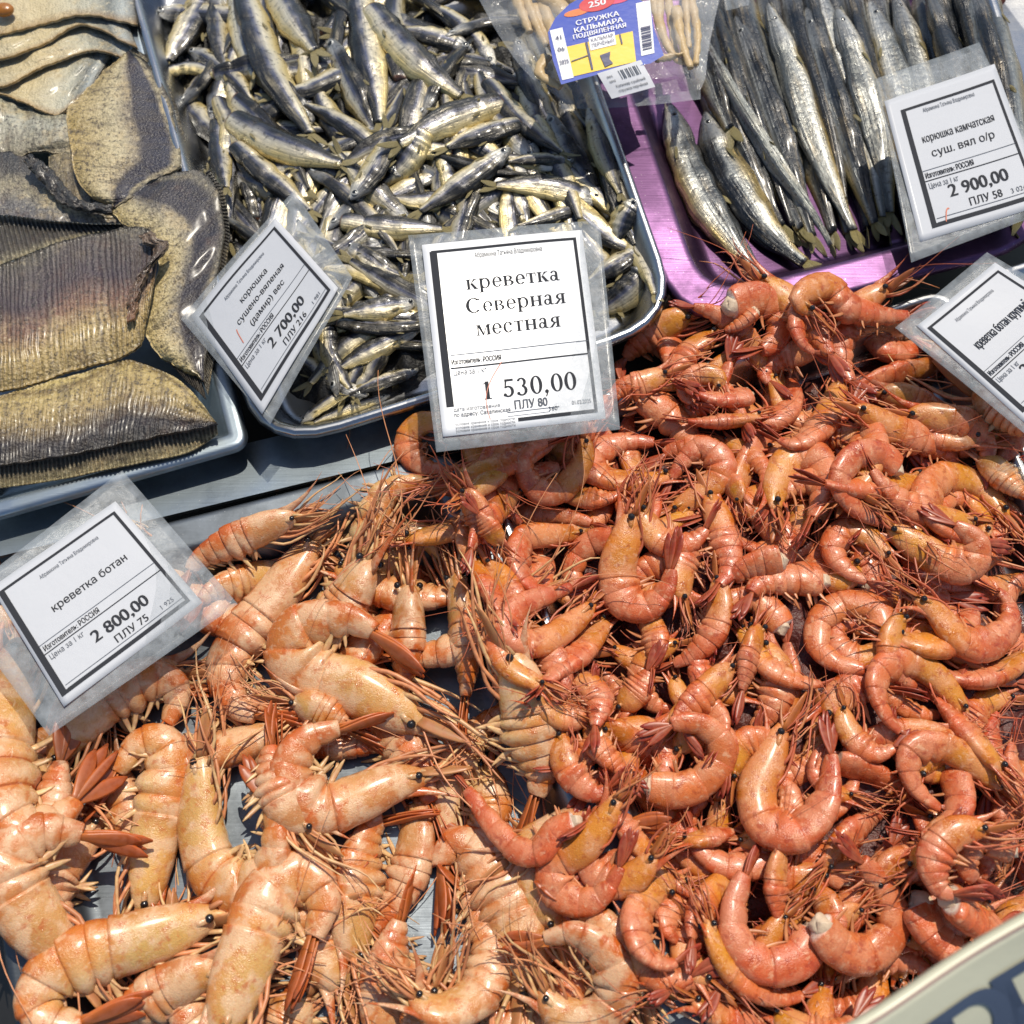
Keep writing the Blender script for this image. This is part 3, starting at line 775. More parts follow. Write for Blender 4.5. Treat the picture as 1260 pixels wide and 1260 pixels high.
class Print:
    def __init__(s, sheet, off): s.sh, s.off, s.v, s.f, s.n = sheet, off, [], [], 0
    def raw(s, uv, f):
        uv = np.asarray(uv, float)
        s.v.append(s.sh.at(uv[:, 0], uv[:, 1], s.off)); s.f += [[i + s.n for i in p] for p in f]; s.n += len(uv)
    def text(s, body, u, v, h, align='C', bold=.0, wmax=None, sx=1.0):
        """baseline at v, capital height h (fraction of the sheet's height)"""
        p, f = text2d(body)
        k = h / .73; x = p[:, 0] * k * s.sh.h / s.sh.w * sx; y = p[:, 1] * k
        w = x.max()
        if wmax and w > wmax: x *= wmax / w; w = wmax
        x += {'C': u - w / 2, 'L': u, 'R': u - w}[align]
        e = bold * k * s.sh.h / s.sh.w * 1.3; o = s.off
        for q, dx in enumerate((0, -e, e) if bold else (0,)):
            s.off = o + q * .00003; s.raw(np.stack([x + dx, v - y], 1), f)
        s.off = o
    def bar(s, u0, v0, u1, v1):
        n = 12
        if abs(u1 - u0) > abs(v1 - v0):
            u = np.linspace(u0, u1, n); p = np.concatenate([np.stack([u, np.full(n, v0)], 1), np.stack([u, np.full(n, v1)], 1)])
        else:
            v = np.linspace(v0, v1, n); p = np.concatenate([np.stack([np.full(n, u0), v], 1), np.stack([np.full(n, u1), v], 1)])
        s.raw(p, [[i, i + 1, n + i + 1, n + i] for i in range(n - 1)])
    def poly(s, loops, u, v, sx, sy):      # glyph strokes: quads strips in em units
        for pts, f in loops: s.raw(np.stack([u + np.asarray(pts)[:, 0] * sx, v - np.asarray(pts)[:, 1] * sy], 1), f)
    def build(s, name, mat, parent):
        return mesh_obj(name, np.concatenate(s.v), s.f, mat, parent, smooth=False)

# bold roman letters with serifs, drawn from bars and rings (x-height .47, capital .68)
def g_bar(x0, y0, x1, y1): return ([(x0, y0), (x1, y0), (x1, y1), (x0, y1)], [[0, 1, 2, 3]])
def g_quad(a, b, c, d): return ([a, b, c, d], [[0, 1, 2, 3]])
def g_ring(cx, cy, rx, ry, tx, ty, a0=0, a1=360, n=22):
    a = np.radians(np.linspace(a0, a1, n))
    o = np.stack([cx + rx * np.cos(a), cy + ry * np.sin(a)], 1); i = np.stack([cx + (rx - tx) * np.cos(a), cy + (ry - ty) * np.sin(a)], 1)
    return (list(map(tuple, np.concatenate([o, i]))), [[k, k + 1, n + k + 1, n + k] for k in range(n - 1)])
def g_stem(x, y0, y1, w=.11, s=.05, top=True, bot=True):
    out = [g_bar(x, y0, x + w, y1)]
    if top: out.append(g_bar(x - s, y1 - .03, x, y1)); out.append(g_bar(x + w, y1 - .03, x + w + s, y1))
    if bot: out.append(g_bar(x - s, y0, x, y0 + .03)); out.append(g_bar(x + w, y0, x + w + s, y0 + .03))
    return out
X_ = .47
def g_e(): return [g_ring(.23, .235, .20, .245, .10, .035, 2, 322), g_bar(.12, .225, .43, .26)]
def g_a(): return [g_bar(.25, .05, .35, .36), g_ring(.20, .34, .15, .14, .09, .035, 0, 165), g_ring(.17, .14, .145, .14, .085, .035, 20, 355), g_bar(.35, .0, .42, .045), g_quad((.25, .05), (.35, .05), (.42, 0), (.32, 0))]
GL = {
 'к': (.52, g_stem(.06, 0, X_) + [g_quad((.17, .21), (.22, .27), (.40, .44), (.31, .44)), g_quad((.19, .25), (.28, .29), (.48, .0), (.34, .0)), g_bar(.30, .44, .47, .47), g_bar(.32, 0, .51, .03)]),
 'р': (.54, g_stem(.06, -.19, X_, top=False) + [g_bar(.01, .44, .06, .47), g_ring(.27, .235, .21, .245, .10, .035, -150, 150)]),
 'е': (.46, g_e()), 'а': (.46, g_a()),
 'в': (.50, g_stem(.06, 0, X_) + [g_ring(.22, .355, .18, .115, .10, .03, -90, 90), g_ring(.24, .125, .21, .125, .11, .03, -90, 90), g_bar(.17, .44, .22, .47), g_bar(.17, .0, .24, .03), g_bar(.17, .225, .23, .252)]),
 'т': (.46, g_stem(.17, 0, .44, top=False) + [g_bar(.03, .44, .42, .47), g_bar(.03, .32, .06, .44), g_bar(.39, .32, .42, .44)]),
 'С': (.70, [g_ring(.36, .34, .32, .35, .14, .04, 42, 318, 30), g_bar(.58, .45, .615, .66)]),
 'н': (.56, g_stem(.06, 0, X_) + g_stem(.36, 0, X_) + [g_bar(.17, .22, .36, .255)]),
 'я': (.50, g_stem(.31, 0, X_) + [g_ring(.27, .335, .19, .135, .10, .03, 90, 270), g_bar(.27, .44, .31, .47), g_bar(.25, .20, .31, .23), g_quad((.02, .0), (.13, .0), (.30, .22), (.20, .22)), g_bar(-.01, 0, .14, .03)]),
 'м': (.64, g_stem(.07, 0, X_, .05, top=False) + g_stem(.46, 0, X_, .11, top=False) + [g_quad((.07, .47), (.19, .47), (.34, .0), (.28, .0)), g_quad((.28, .0), (.32, .0), (.50, .47), (.455, .47)), g_bar(.02, .44, .07, .47), g_bar(.57, .44, .62, .47)]),
 'с': (.44, [g_ring(.23, .235, .20, .245, .10, .035, 45, 318), g_ring(.34, .36, .055, .055, .054, .054)]),
 '1': (.5, g_stem(.20, 0, .68, .13, .07, top=False) + [g_quad((.08, .57), (.20, .60), (.33, .68), (.28, .68))]),
 '5': (.5, [g_bar(.12, .60, .43, .68), g_quad((.10, .33), (.15, .37), (.20, .62), (.13, .62)), g_ring(.22, .21, .21, .22, .11, .06, -140, 130), g_ring(.10, .09, .06, .06, .059, .059)]),
 '3': (.5, [g_ring(.22, .51, .17, .17, .10, .05, -80, 160), g_ring(.21, .19, .21, .20, .11, .05, -150, 85), g_ring(.09, .09, .06, .06, .059, .059)]),
 '0': (.5, [g_ring(.25, .34, .22, .35, .12, .04, 0, 360, 32)]),
 ',': (.25, [g_ring(.11, .05, .07, .07, .069, .069), g_quad((.11, .0), (.18, .04), (.10, -.14), (.05, -.14))]),
 ' ': (.28, []),
}
def roman(pr, body, u, v, em, squash=1.0):
    """centred at u, baseline v, em as a fraction of the sheet's height"""
    sx = em * pr.sh.h / pr.sh.w * squash
    w = sum(GL[c][0] for c in body) * sx; x = u - w / 2
    for c in body:
        pr.poly(GL[c][1], x, v, sx, em); x += GL[c][0] * sx
def price_tag(paper_px, zs, sleeve_px, szs, label, fill, curlz=.0008, seed=1.0, name='price_tag', paper='paper'):
    q = np.stack([P(a, b, z) for (a, b), z in zip(paper_px, zs)]); s = np.stack([P(a, b, z) for (a, b), z in zip(sleeve_px, szs)])
    base = np.array([q[:, 0].mean(), q[:, 1].mean(), q[:, 2].min()])
    t = thing(name, base, label, 'price tag', 'price tags on the stall')
    sh = Sheet(q, curlz, seed)
    # the laminate: through the sleeve corners but following the paper's curl
    A = Sheet(s, curlz, seed)
    v, f = A.patch(0, 0, 1, 1, -.0010, 24)
    o = mesh_obj('sleeve', v, f, M['film'], t)
    md = o.modifiers.new('thickness', 'SOLIDIFY'); md.thickness = .0003
    v, f = sh.patch(0, 0, 1, 1, 0, 24)
    o = mesh_obj('paper', v, f, M[paper], t)
    md = o.modifiers.new('thickness', 'SOLIDIFY'); md.thickness = .0004; md.offset = -1
    pr, gr = Print(sh, .00022), Print(sh, .0003)
    rd = fill(pr, gr)
    pr.build('print', M['ink'], t); gr.build('fine_print', M['greyink'], t)
    if rd: rd.build('pen_mark', M['redink'], t)
    return t

# ================================================================== the setting
cv, cf = np.array([(-.9, -.7, -.016), (1.0, -.7, -.016), (1.0, 1.0, -.016), (-.9, 1.0, -.016)]), np.array([[0, 1, 2, 3]])
o = mesh_obj('stall_counter', cv, cf, M['counter'], None, base=np.array([0, 0, -.016])); tag(o, 'dark counter top under all the trays of the stall', 'counter')
md = o.modifiers.new('thickness', 'SOLIDIFY'); md.thickness = .03

# ================================================================== trays
Q = dict(
 smelt=[(142, -70), (678, -70), (840, 392), (320, 556)],
 korushka=[(674, -70), (1185, -70), (1310, 290), (838, 412)],
 flounder=[(-220, -70), (146, -70), (304, 546), (-60, 650)],
 botan=[(-70, 712), (562, 552), (905, 1340), (60, 1520)],
 north=[(572, 536), (1168, 352), (1500, 1120), (905, 1345)],
 big=[(1176, 348), (1500, 245), (1750, 800), (1392, 900)],
 red=[(1196, -70), (1420, -70), (1480, 215), (1306, 280)])
FL = {}
FL['flounder'] = tray(Q['flounder'], .040, .022, .010, .01, M['zinc'], 'bluish galvanised tray under the split flounders')
FL['smelt'] = tray(Q['smelt'], .046, .028, .0045, .05, M['steel'], 'round cornered steel tray holding the small silver smelt')
FL['korushka'] = tray(Q['korushka'], .043, .020, .024, .06, M['lilac'], 'steel tray under the long dark smelt, reflected magenta painted in as lilac')
FL['red'] = tray(Q['red'], .046, .026, .006, .02, M['steel'], 'steel tray edge with red lumps beyond the 2 900,00 tag')
FL['botan'] = tray(Q['botan'], .030, .030, .020, .02, M['dark_steel'], 'dull steel tray under the pale large shrimp')
FL['north'] = tray(Q['north'], .032, .030, .005, .02, M['steel'], 'steel tray buried under the heap of small pink shrimp')
FL['big'] = tray(Q['big'], .034, .030, .006, .02, M['steel'], 'steel tray of large shrimp under the tag cut by the frame')

q = np.concatenate([P(np.array([-90, 585]), np.array([640, 478]), .016), P(np.array([585, -90]), np.array([543, 706]), .024)])
q2 = q - np.array([0, 0, .003]); o = mesh_obj('steel_step', np.concatenate([q, q2]), [(3, 2, 1, 0), (4, 5, 6, 7), (0, 1, 5, 4), (1, 2, 6, 5), (2, 3, 7, 6), (3, 0, 4, 7)], M['zinc'], None, smooth=False, base=q.mean(0))
tag(o, 'smeared steel step between the back trays and the pale shrimp tray', 'step')
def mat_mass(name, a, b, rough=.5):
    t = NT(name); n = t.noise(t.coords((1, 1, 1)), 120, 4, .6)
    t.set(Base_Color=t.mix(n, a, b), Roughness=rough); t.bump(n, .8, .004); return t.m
mound(FL['north'], .004, .034, .05, 'shrimp_mass', 'mound of lower shrimp, shade of the gaps painted in as dark red', mat_mass('gap_shade_shrimp', (.045, .006, .004), (.12, .02, .008)), 3)  # shadow between the upper shrimp is painted into this mound's dark colour
SMF = FL['smelt']
sx0 = P(318, 548, .02)
mound(SMF, .016, .020, .03, 'fish_mass', 'mound of lower smelt, shade of the gaps painted in as near black', mat_mass('gap_shade_fish', (.006, .0055, .005), (.022, .02, .015)), 5,  # near-black colour paints the shadow in the gaps of the smelt
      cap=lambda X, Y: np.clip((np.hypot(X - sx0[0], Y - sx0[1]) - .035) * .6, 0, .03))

# ================================================================== flounders
FLB = dict(gold=(.44, .31, .10), tan=(.40, .32, .17), dark=(.026, .020, .028), edge=(.38, .31, .17), pale=(.50, .46, .34), grey=(.28, .27, .22))
def cl(u, *st):
    p = [s[0] for s in st]; c = np.array([s[1] for s in st], float)
    return np.stack([np.interp(u, p, c[:, k]) for k in range(3)], -1)
rj_ = np.random.RandomState
def slab(parent, name, A, B, z0, dome, colf, n=70, m=36, thick=.0018, zA=0.0, zB=0.0, seed=1, mat='flounder', rays=0, ripple=.0008, wave=0.0, ribs=0, curlA=0.0, curlB=0.0):
    A, B = smooth_line(A, n), smooth_line(B, n)
    if not rays:
        for X_e in (A, B):
            for k_ in (3, 7, 15, 31): X_e += rj_(seed + k_).uniform(-1, 1, 2) * np.sin(np.linspace(0, 6.28 * k_, n) + seed)[:, None] * 3.2 / k_ ** .6
    v = np.linspace(0, 1, m)[None, :, None]
    q = A[:, None] * (1 - v) + B[:, None] * v
    v = v[..., 0] * np.ones((n, 1)); u = np.linspace(0, 1, n)[:, None] * np.ones((1, m))
    w = 1 - np.abs(2 * v - 1) ** 3.2; dome = dome * .55; ripple = ripple * (1 if rays else 2.2); rj = np.random.RandomState(seed)
    z = z0 + zA * (1 - v) + zB * v + dome * w * np.clip(np.minimum(u, 1 - u) * 9, .15, 1) ** .5 + ripple * noise2(seed, n, m, 6) + wave * np.sin(9 * u + 3 * v + seed)
    z = z + curlA * np.clip(1 - v * 3.5, 0, 1) ** 2 + curlB * np.clip(v * 3.5 - 2.5, 0, 1) ** 2
    if ribs: rb = np.sin(u * ribs * 6.283 + 2.5 * v + 5 * noise2(seed + 4, n, m, 6) + 3 * np.sin(u * 23)) * (.55 + .45 * noise2(seed + 8, n, m, 6)); z = z + .0006 * rb
    if rays: z = z + .0007 * np.sin(u * rays * 6.283)
    W = P(q[..., 0], q[..., 1], z)
    jit = .0006 * noise2(seed + 1, n, m, 6)
    W[..., 2] += jit
    col = colf(u, v)
    if ribs: col = col * (1 - .42 * np.clip(rb * 1.5, 0, 1) * (.35 + .65 * np.clip(.9 - v, 0, 1) if ribs < 60 else (.25 + .75 * v)))[..., None]
    if rays: col = col * (.62 + .55 * (.5 + .5 * np.sin(u * rays * 6.283))[..., None])
    uv = np.stack([v, u, np.full_like(u, seed * 1.3)], -1)
    if rays: uv = np.stack([u * rays, v, np.full_like(u, seed * 1.3)], -1)
    top = W.reshape(-1, 3); bot = top - np.array([0, 0, thick])
    N = n * m; f1 = grid_faces(n, m, False); per = np.concatenate([np.arange(m - 1), np.arange(m - 1, N - 1, m), np.arange(N - 1, N - m, -1), np.arange(N - m, 0, -m)])
    nx = np.roll(per, -1)
    side = np.stack([per, per + N, nx + N, nx], 1)
    V = np.concatenate([top, bot]); F = np.concatenate([f1[:, ::-1], f1 + N, side])
    o = mesh_obj(name, V, F, M[mat], parent, np.tile(col.reshape(-1, 3), (2, 1)), np.tile(uv.reshape(-1, 3), (2, 1)))
    dd = W.reshape(-1, 3)
    i = ((dd[:, 0] - GX0) / GC).astype(int); j = ((dd[:, 1] - GY0) / GC).astype(int)
    ok = (i >= 0) & (i < GNX) & (j >= 0) & (j < GNY)
    np.maximum.at(H, (j[ok], i[ok]), dd[ok, 2])
    return o
def fl_thing(px, z, label): return thing('split_flounder', P(px[0], px[1], z), label, 'flounder', 'split flounders in the galvanised tray')
B_ = FLB
t = fl_thing((80, 20), .03, 'pale sliced flounder fillet with three slits')
cf_ = lambda u, v: cl(u, (0, (.52, .45, .29)), (.5, (.60, .49, .27)), (.74, (.52, .50, .38)), (.86, (.16, .17, .15)), (.93, (.44, .47, .44)), (1, (.10, .09, .07))) ; cf0_ = cf_; cf_ = lambda u, v: cf0_(u, v) * (1 - .75 * np.clip(v * 8 - 7, 0, 1)[..., None]) + np.array((.30, .16, .03)) * .75 * np.clip(v * 8 - 7, 0, 1)[..., None]
for k, (a, b) in enumerate((([(-60, 95), (0, 100), (50, 80), (110, 60), (150, 45)], [(-60, 112), (0, 114), (40, 132), (75, 138), (112, 106)]),
                            ([(-60, 66), (0, 72), (50, 52), (110, 28), (145, 16)], [(-60, 110), (0, 106), (50, 84), (112, 62), (176, 80)]),
                            ([(-60, 20), (0, 30), (50, 15), (100, 5), (140, -10)], [(-60, 78), (0, 72), (50, 56), (102, 30), (170, 60)]),
                            ([(-60, -60), (0, -60), (60, -60), (120, -60), (160, -60)], [(-60, 50), (0, 42), (50, 30), (105, 18), (168, 30)]))):
    slab(t, 'fillet_slice', a, b, .030 + .004 * k, .007, cf_, seed=20 + k, zB=.003, mat='fillet', curlB=.003, wave=.001)
t = fl_thing((60, 160), .03, 'greenish skin flap folded between the fillet and the dark flounder')
slab(t, 'skin', [(-40, 112), (20, 128), (60, 140), (100, 140)], [(-40, 205), (20, 192), (60, 186), (100, 195)], .033, .006, lambda u, v: cl(v, (0, (.32, .30, .20)), (.3, (.42, .41, .32)), (1, (.24, .20, .12))), seed=31, wave=.002)
t = fl_thing((60, 230), .03, 'purple black flounder with a torn dark edge, behind the finned one')
slab(t, 'body', [(-40, 185), (0, 186), (30, 190), (60, 222), (90, 250), (140, 262)], [(-40, 300), (0, 290), (40, 288), (90, 285), (120, 282), (150, 276)], .034, .008,
     lambda u, v: cl(v, (0, (.012, .012, .014)), (.22, (.05, .045, .04)), (.4, (.28, .24, .15)), (.62, (.16, .15, .14)), (1, (.06, .045, .055))), seed=32, wave=.002)
slab(t, 'skin', [(60, 160), (100, 140), (140, 150)], [(60, 300), (110, 290), (160, 300)], .030, .004, lambda u, v: cl(v, (0, (.20, .16, .08)), (1, (.10, .08, .06))), seed=44)
slab(t, 'torn_edge', [(36, 188), (60, 205), (80, 228), (100, 246), (138, 252)], [(28, 198), (50, 222), (72, 246), (98, 258), (138, 262)], .046, .004, lambda u, v: cl(v, (0, (.012, .012, .014)), (1, (.035, .03, .025))), seed=33, m=10, ripple=.002)
dk = lambda u, v: cl(v + .05 * np.sin(u * 9), (0, B_['gold']), (.40, (.52, .44, .26)), (.54, (.26, .21, .14)), (.62, B_['dark']), (.86, (.03, .028, .045)), (.92, (.40, .33, .19)), (1, (.12, .10, .07)))
t = fl_thing((150, 150), .035, 'rough tan flounder half with a blue black band, below the sliced fillet')
slab(t, 'body', [(150, 68), (112, 104), (86, 130), (84, 165), (90, 205), (108, 238), (136, 254)], [(160, 62), (186, 82), (208, 124), (220, 172), (218, 206), (190, 222), (142, 256)], .040, .010, dk, seed=34, curlB=.006, n=110)
slab(t, 'fin', [(160, 62), (186, 82), (208, 124), (220, 172), (218, 210)], [(164, 58), (191, 78), (214, 120), (227, 172), (226, 214)], .041, .0, lambda u, v: cl(v, (0, (.30, .26, .17)), (1, (.10, .09, .07))), seed=35, rays=34, thick=.001, m=8)
t = fl_thing((225, 330), .035, 'tan flounder half with a broad dark band, beside the 2 700,00 tag')
slab(t, 'body', [(136, 262), (150, 274), (176, 300), (196, 330), (176, 372), (182, 420), (212, 448), (246, 466)], [(186, 222), (226, 210), (252, 212), (270, 244), (275, 292), (264, 350), (258, 400), (250, 470)], .044, .011,
     lambda u, v: cl(v + .04 * np.sin(u * 11), (0, (.58, .44, .17)), (.3, (.50, .41, .22)), (.46, (.22, .19, .14)), (.56, B_['dark']), (.86, (.022, .018, .025)), (.95, (.15, .13, .09)), (1, (.10, .09, .07))), seed=36, curlB=.005, n=110)
slab(t, 'fin', [(252, 212), (270, 244), (275, 292), (264, 350), (258, 400), (248, 468)], [(258, 208), (276, 240), (282, 290), (275, 345), (268, 405), (256, 486)], .045, .0, lambda u, v: cl(v, (0, (.05, .045, .04)), (.85, (.08, .075, .06)), (1, (.40, .36, .28))), seed=37, rays=64, thick=.001, m=10, n=260)
slab(t, 'fin', [(188, 428), (206, 436), (225, 444), (244, 452)], [(214, 452), (228, 468), (242, 480), (254, 492)], .043, .0, lambda u, v: cl(v, (0, (.12, .10, .08)), (1, (.05, .045, .04))), seed=38, rays=13, thick=.001, m=10, n=120)
t = fl_thing((90, 380), .03, 'dark streaked flounder half with a fringed upper fin, lying above the golden one')
slab(t, 'body', [(-60, 352), (0, 326), (60, 303), (110, 288), (160, 280), (186, 284), (196, 300)], [(-60, 505), (0, 482), (60, 466), (110, 450), (150, 438), (172, 424), (182, 380)], .052, .012,
     lambda u, v: cl(v + .05 * np.sin(u * 13), (0, (.10, .085, .06)), (.12, (.08, .06, .055)), (.35, (.055, .034, .04)), (.55, (.22, .11, .065)), (.75, (.44, .31, .11)), (1, (.36, .26, .10))), seed=39, ribs=46, n=240, curlA=.006)
slab(t, 'fin', [(-60, 352), (0, 326), (60, 303), (110, 288), (160, 280)], [(-70, 300), (-10, 266), (50, 270), (105, 274), (150, 275)], .053, .0, lambda u, v: cl(v, (0, (.34, .30, .19)), (.25, (.09, .08, .07)), (.9, (.05, .05, .045)), (1, (.42, .40, .34))), seed=40, rays=40, thick=.001, m=14, n=260, curlB=.006)
slab(t, 'gill_flap', [(186, 284), (206, 300), (200, 312), (184, 330), (172, 360), (166, 392)], [(170, 290), (186, 304), (186, 318), (168, 340), (158, 366), (156, 396)], .062, .004, lambda u, v: cl(u, (0, (.16, .10, .06)), (.4, (.05, .03, .02)), (1, (.20, .09, .04))), seed=41, m=12, ripple=.0015)
t = fl_thing((120, 520), .03, 'golden flounder half with a dark ridged border, nearest the tray edge')
slab(t, 'body', [(-60, 508), (0, 486), (60, 470), (110, 455), (150, 443), (185, 450), (220, 468), (248, 496), (266, 518)], [(-60, 578), (0, 572), (60, 564), (120, 552), (180, 540), (222, 530), (250, 526), (262, 522), (268, 520)], .050, .012,
     lambda u, v: cl(v + .06 * np.sin(u * 12), (0, (.52, .40, .15)), (.07, (.17, .11, .03)), (.14, (.46, .34, .12)), (.42, (.38, .27, .10)), (.6, (.17, .115, .05)), (.76, (.035, .028, .03)), (1, (.03, .026, .022))) * (1 - .45 * np.clip((u - .86) * 9, 0, 1))[..., None], seed=42, ribs=64, n=260, curlB=.004)
slab(t, 'fin', [(-60, 576), (0, 570), (60, 562), (120, 550), (180, 538), (222, 528), (266, 519)], [(-60, 606), (0, 600), (60, 592), (120, 580), (180, 568), (232, 556), (268, 534)], .050, .0, lambda u, v: cl(v, (0, (.06, .05, .04)), (.5, (.16, .13, .08)), (1, (.36, .30, .15))), seed=43, rays=62, thick=.001, m=12, n=300, zB=-.006)
tm = thing('dried_roe_sac', P(6, 10, .05), 'small amber roe sac lying on the pale sliced flounder', 'roe')
v, f = ball(P(4, 12, .054), (.008), 16, 10, (1, .8, .5)); mesh_obj('sac', v, f, plain('amber_roe', (.36, .13, .015), .25, 0, .6, .4, 200), tm)

# ================================================================== the long dark smelt
KG = 'long dried smelt laid side by side in the lilac tray'
KO = [
 ([(868, -30), (892, 50), (922, 140), (950, 200)], 40, 'dark brown long smelt with its head under the bag edge', -1, -.45, 20),
 ([(905, 20), (930, 90), (958, 170), (985, 250), (1010, 322)], 40, 'narrow blackish long smelt behind the slim pale one', 1, -.5, 10),
 ([(1030, 10), (1056, 90), (1082, 180), (1098, 290)], 46, 'silvery long smelt with a pale rough flank touching the 2 900,00 tag', -1, .3, 8),
 ([(992, 10), (1018, 100), (1050, 200), (1086, 304)], 40, 'dark long smelt squeezed between two bright ridged ones', 1, -.4, 15),
 ([(1070, 0), (1092, 70), (1112, 150), (1125, 290)], 44, 'pale silver long smelt running under the left side of the 2 900,00 tag', 1, .35, 10),
 ([(1100, -10), (1122, 60), (1142, 150), (1160, 300)], 40, 'long smelt with an orange brown fin above the 2 900,00 tag', -1, .1, 10),
 ([(1140, -20), (1160, 40), (1188, 130), (1215, 285)], 52, 'grey long smelt with a wide back entering the top of the 2 900,00 tag', -1, -.1, 25),
 ([(1188, -30), (1204, 30), (1222, 110), (1250, 280)], 42, 'dark speckled long smelt at the outer wall of the lilac tray', 1, -.1, 20),
 ([(945, 5), (972, 80), (998, 165), (1036, 255), (1066, 312)], 42, 'long smelt with a glittering yellow ridge, tail fanned at the lilac rim', -1, .25, 5),
 ([(824, 128), (840, 190), (868, 252), (912, 312), (955, 356)], 54, 'fat silver bellied smelt lying alone on the bare tray steel', 1, .2, 0),
 ([(868, 138), (892, 206), (938, 278), (985, 320), (1012, 336)], 56, 'blue black smelt with a pale belly edge and bluish gill cover', -1, -.2, -5),
 ([(1006, -25), (1022, 40), (1046, 110), (1074, 210), (1092, 300)], 34, 'slim bright smelt with a white head at the frame edge', 1, .35, 10),
 ([(864, 42), (892, 100), (946, 190), (990, 250), (1016, 290), (1034, 334)], 30, 'slim pale smelt lying belly up across the dark ones', 1, .3, 80),
]
rs = np.random.RandomState(3)
for k in range(13):
    x0 = 880 + k * 27; p = [(x0 + rs.uniform(-8, 8), -50), (x0 + 22, 60), (x0 + 62 - k * 1.5, 180), (x0 + 104 - k * 3 + rs.uniform(-10, 10), 324 + rs.uniform(-14, 10) - max(0, k - 7) * 5)]
    fish(p, rs.uniform(40, 50), 'big_smelt', 'blackish long smelt deep in the row, showing only between the upper ones', KG, tw=rs.uniform(20, 75), side=rs.choice([-1, 1]), tone=rs.uniform(-.6, -.1), sink=.3, thick=.62)
for p in ([(846, 30), (880, 120), (925, 215), (975, 306)], [(868, -20), (900, 90), (946, 200), (1000, 314)], [(850, -40), (862, 40), (880, 110), (905, 180)]):
    fish(p, 46, 'big_smelt', 'blackish long smelt deep in the row, showing only between the upper ones', KG, tw=35, side=1, tone=-.3, sink=.3, thick=.6)
for k, (p, w, lb, sd, tn, tw) in enumerate(KO):
    fish(p, w * .9, 'big_smelt', lb, KG, tw=tw + (28 if k in (0, 1, 3, 6, 7) else 0), silver={2: .4, 4: .5, 5: .35, 8: .5, 11: .6, 12: 1, 9: .2}.get(k, 0), side=sd, tone=tn, sink=.25, belly=(.62, .56, .46) if k == 12 else None, thick=.62)

# ================================================================== the small smelt
def inside(poly, x, y): return poly_dist(np.array(poly, float), np.array([x], float), np.array([y], float))[0]
rs = np.random.RandomState(5)
SG = 'small dried smelt heaped in the round cornered tray'
SL = 'small dried silver and gold smelt jumbled in the steel tray'
spoly = [(190, -30), (660, -30), (820, 350), (790, 400), (420, 490), (375, 450), (290, 300)]
cnt = 0; seen = []
for _ in range(30000):
    if cnt >= 160: break
    x, y = rs.uniform(180, 830), rs.uniform(-30, 500)
    if inside(spoly, x, y) < 4: continue
    if 540 < x < 715 and 310 < y < 480: continue
    if seen and min(math.hypot(x - a, y - b) for a, b in seen) < 19: continue
    an = rs.uniform(0, 6.28); L = rs.uniform(115, 175); b = rs.uniform(-.45, .45)
    if x > 640 and rs.rand() < .7: an = math.radians(rs.uniform(50, 85))
    d = np.array([math.cos(an), math.sin(an)]); n_ = np.array([-d[1], d[0]])
    p = [np.array([x, y]) + d * L * f + n_ * L * b * (f * f - .1) for f in (-.5, -.2, .15, .5)]
    if min(inside([(160, -60), (680, -60), (832, 385), (325, 545)], *q) for q in p) < 6: continue
    fish(p, rs.uniform(25, 36), 'smelt', SL, SG, head=rs.rand() < .75, sink=.45); cnt += 1; seen.append((x, y))
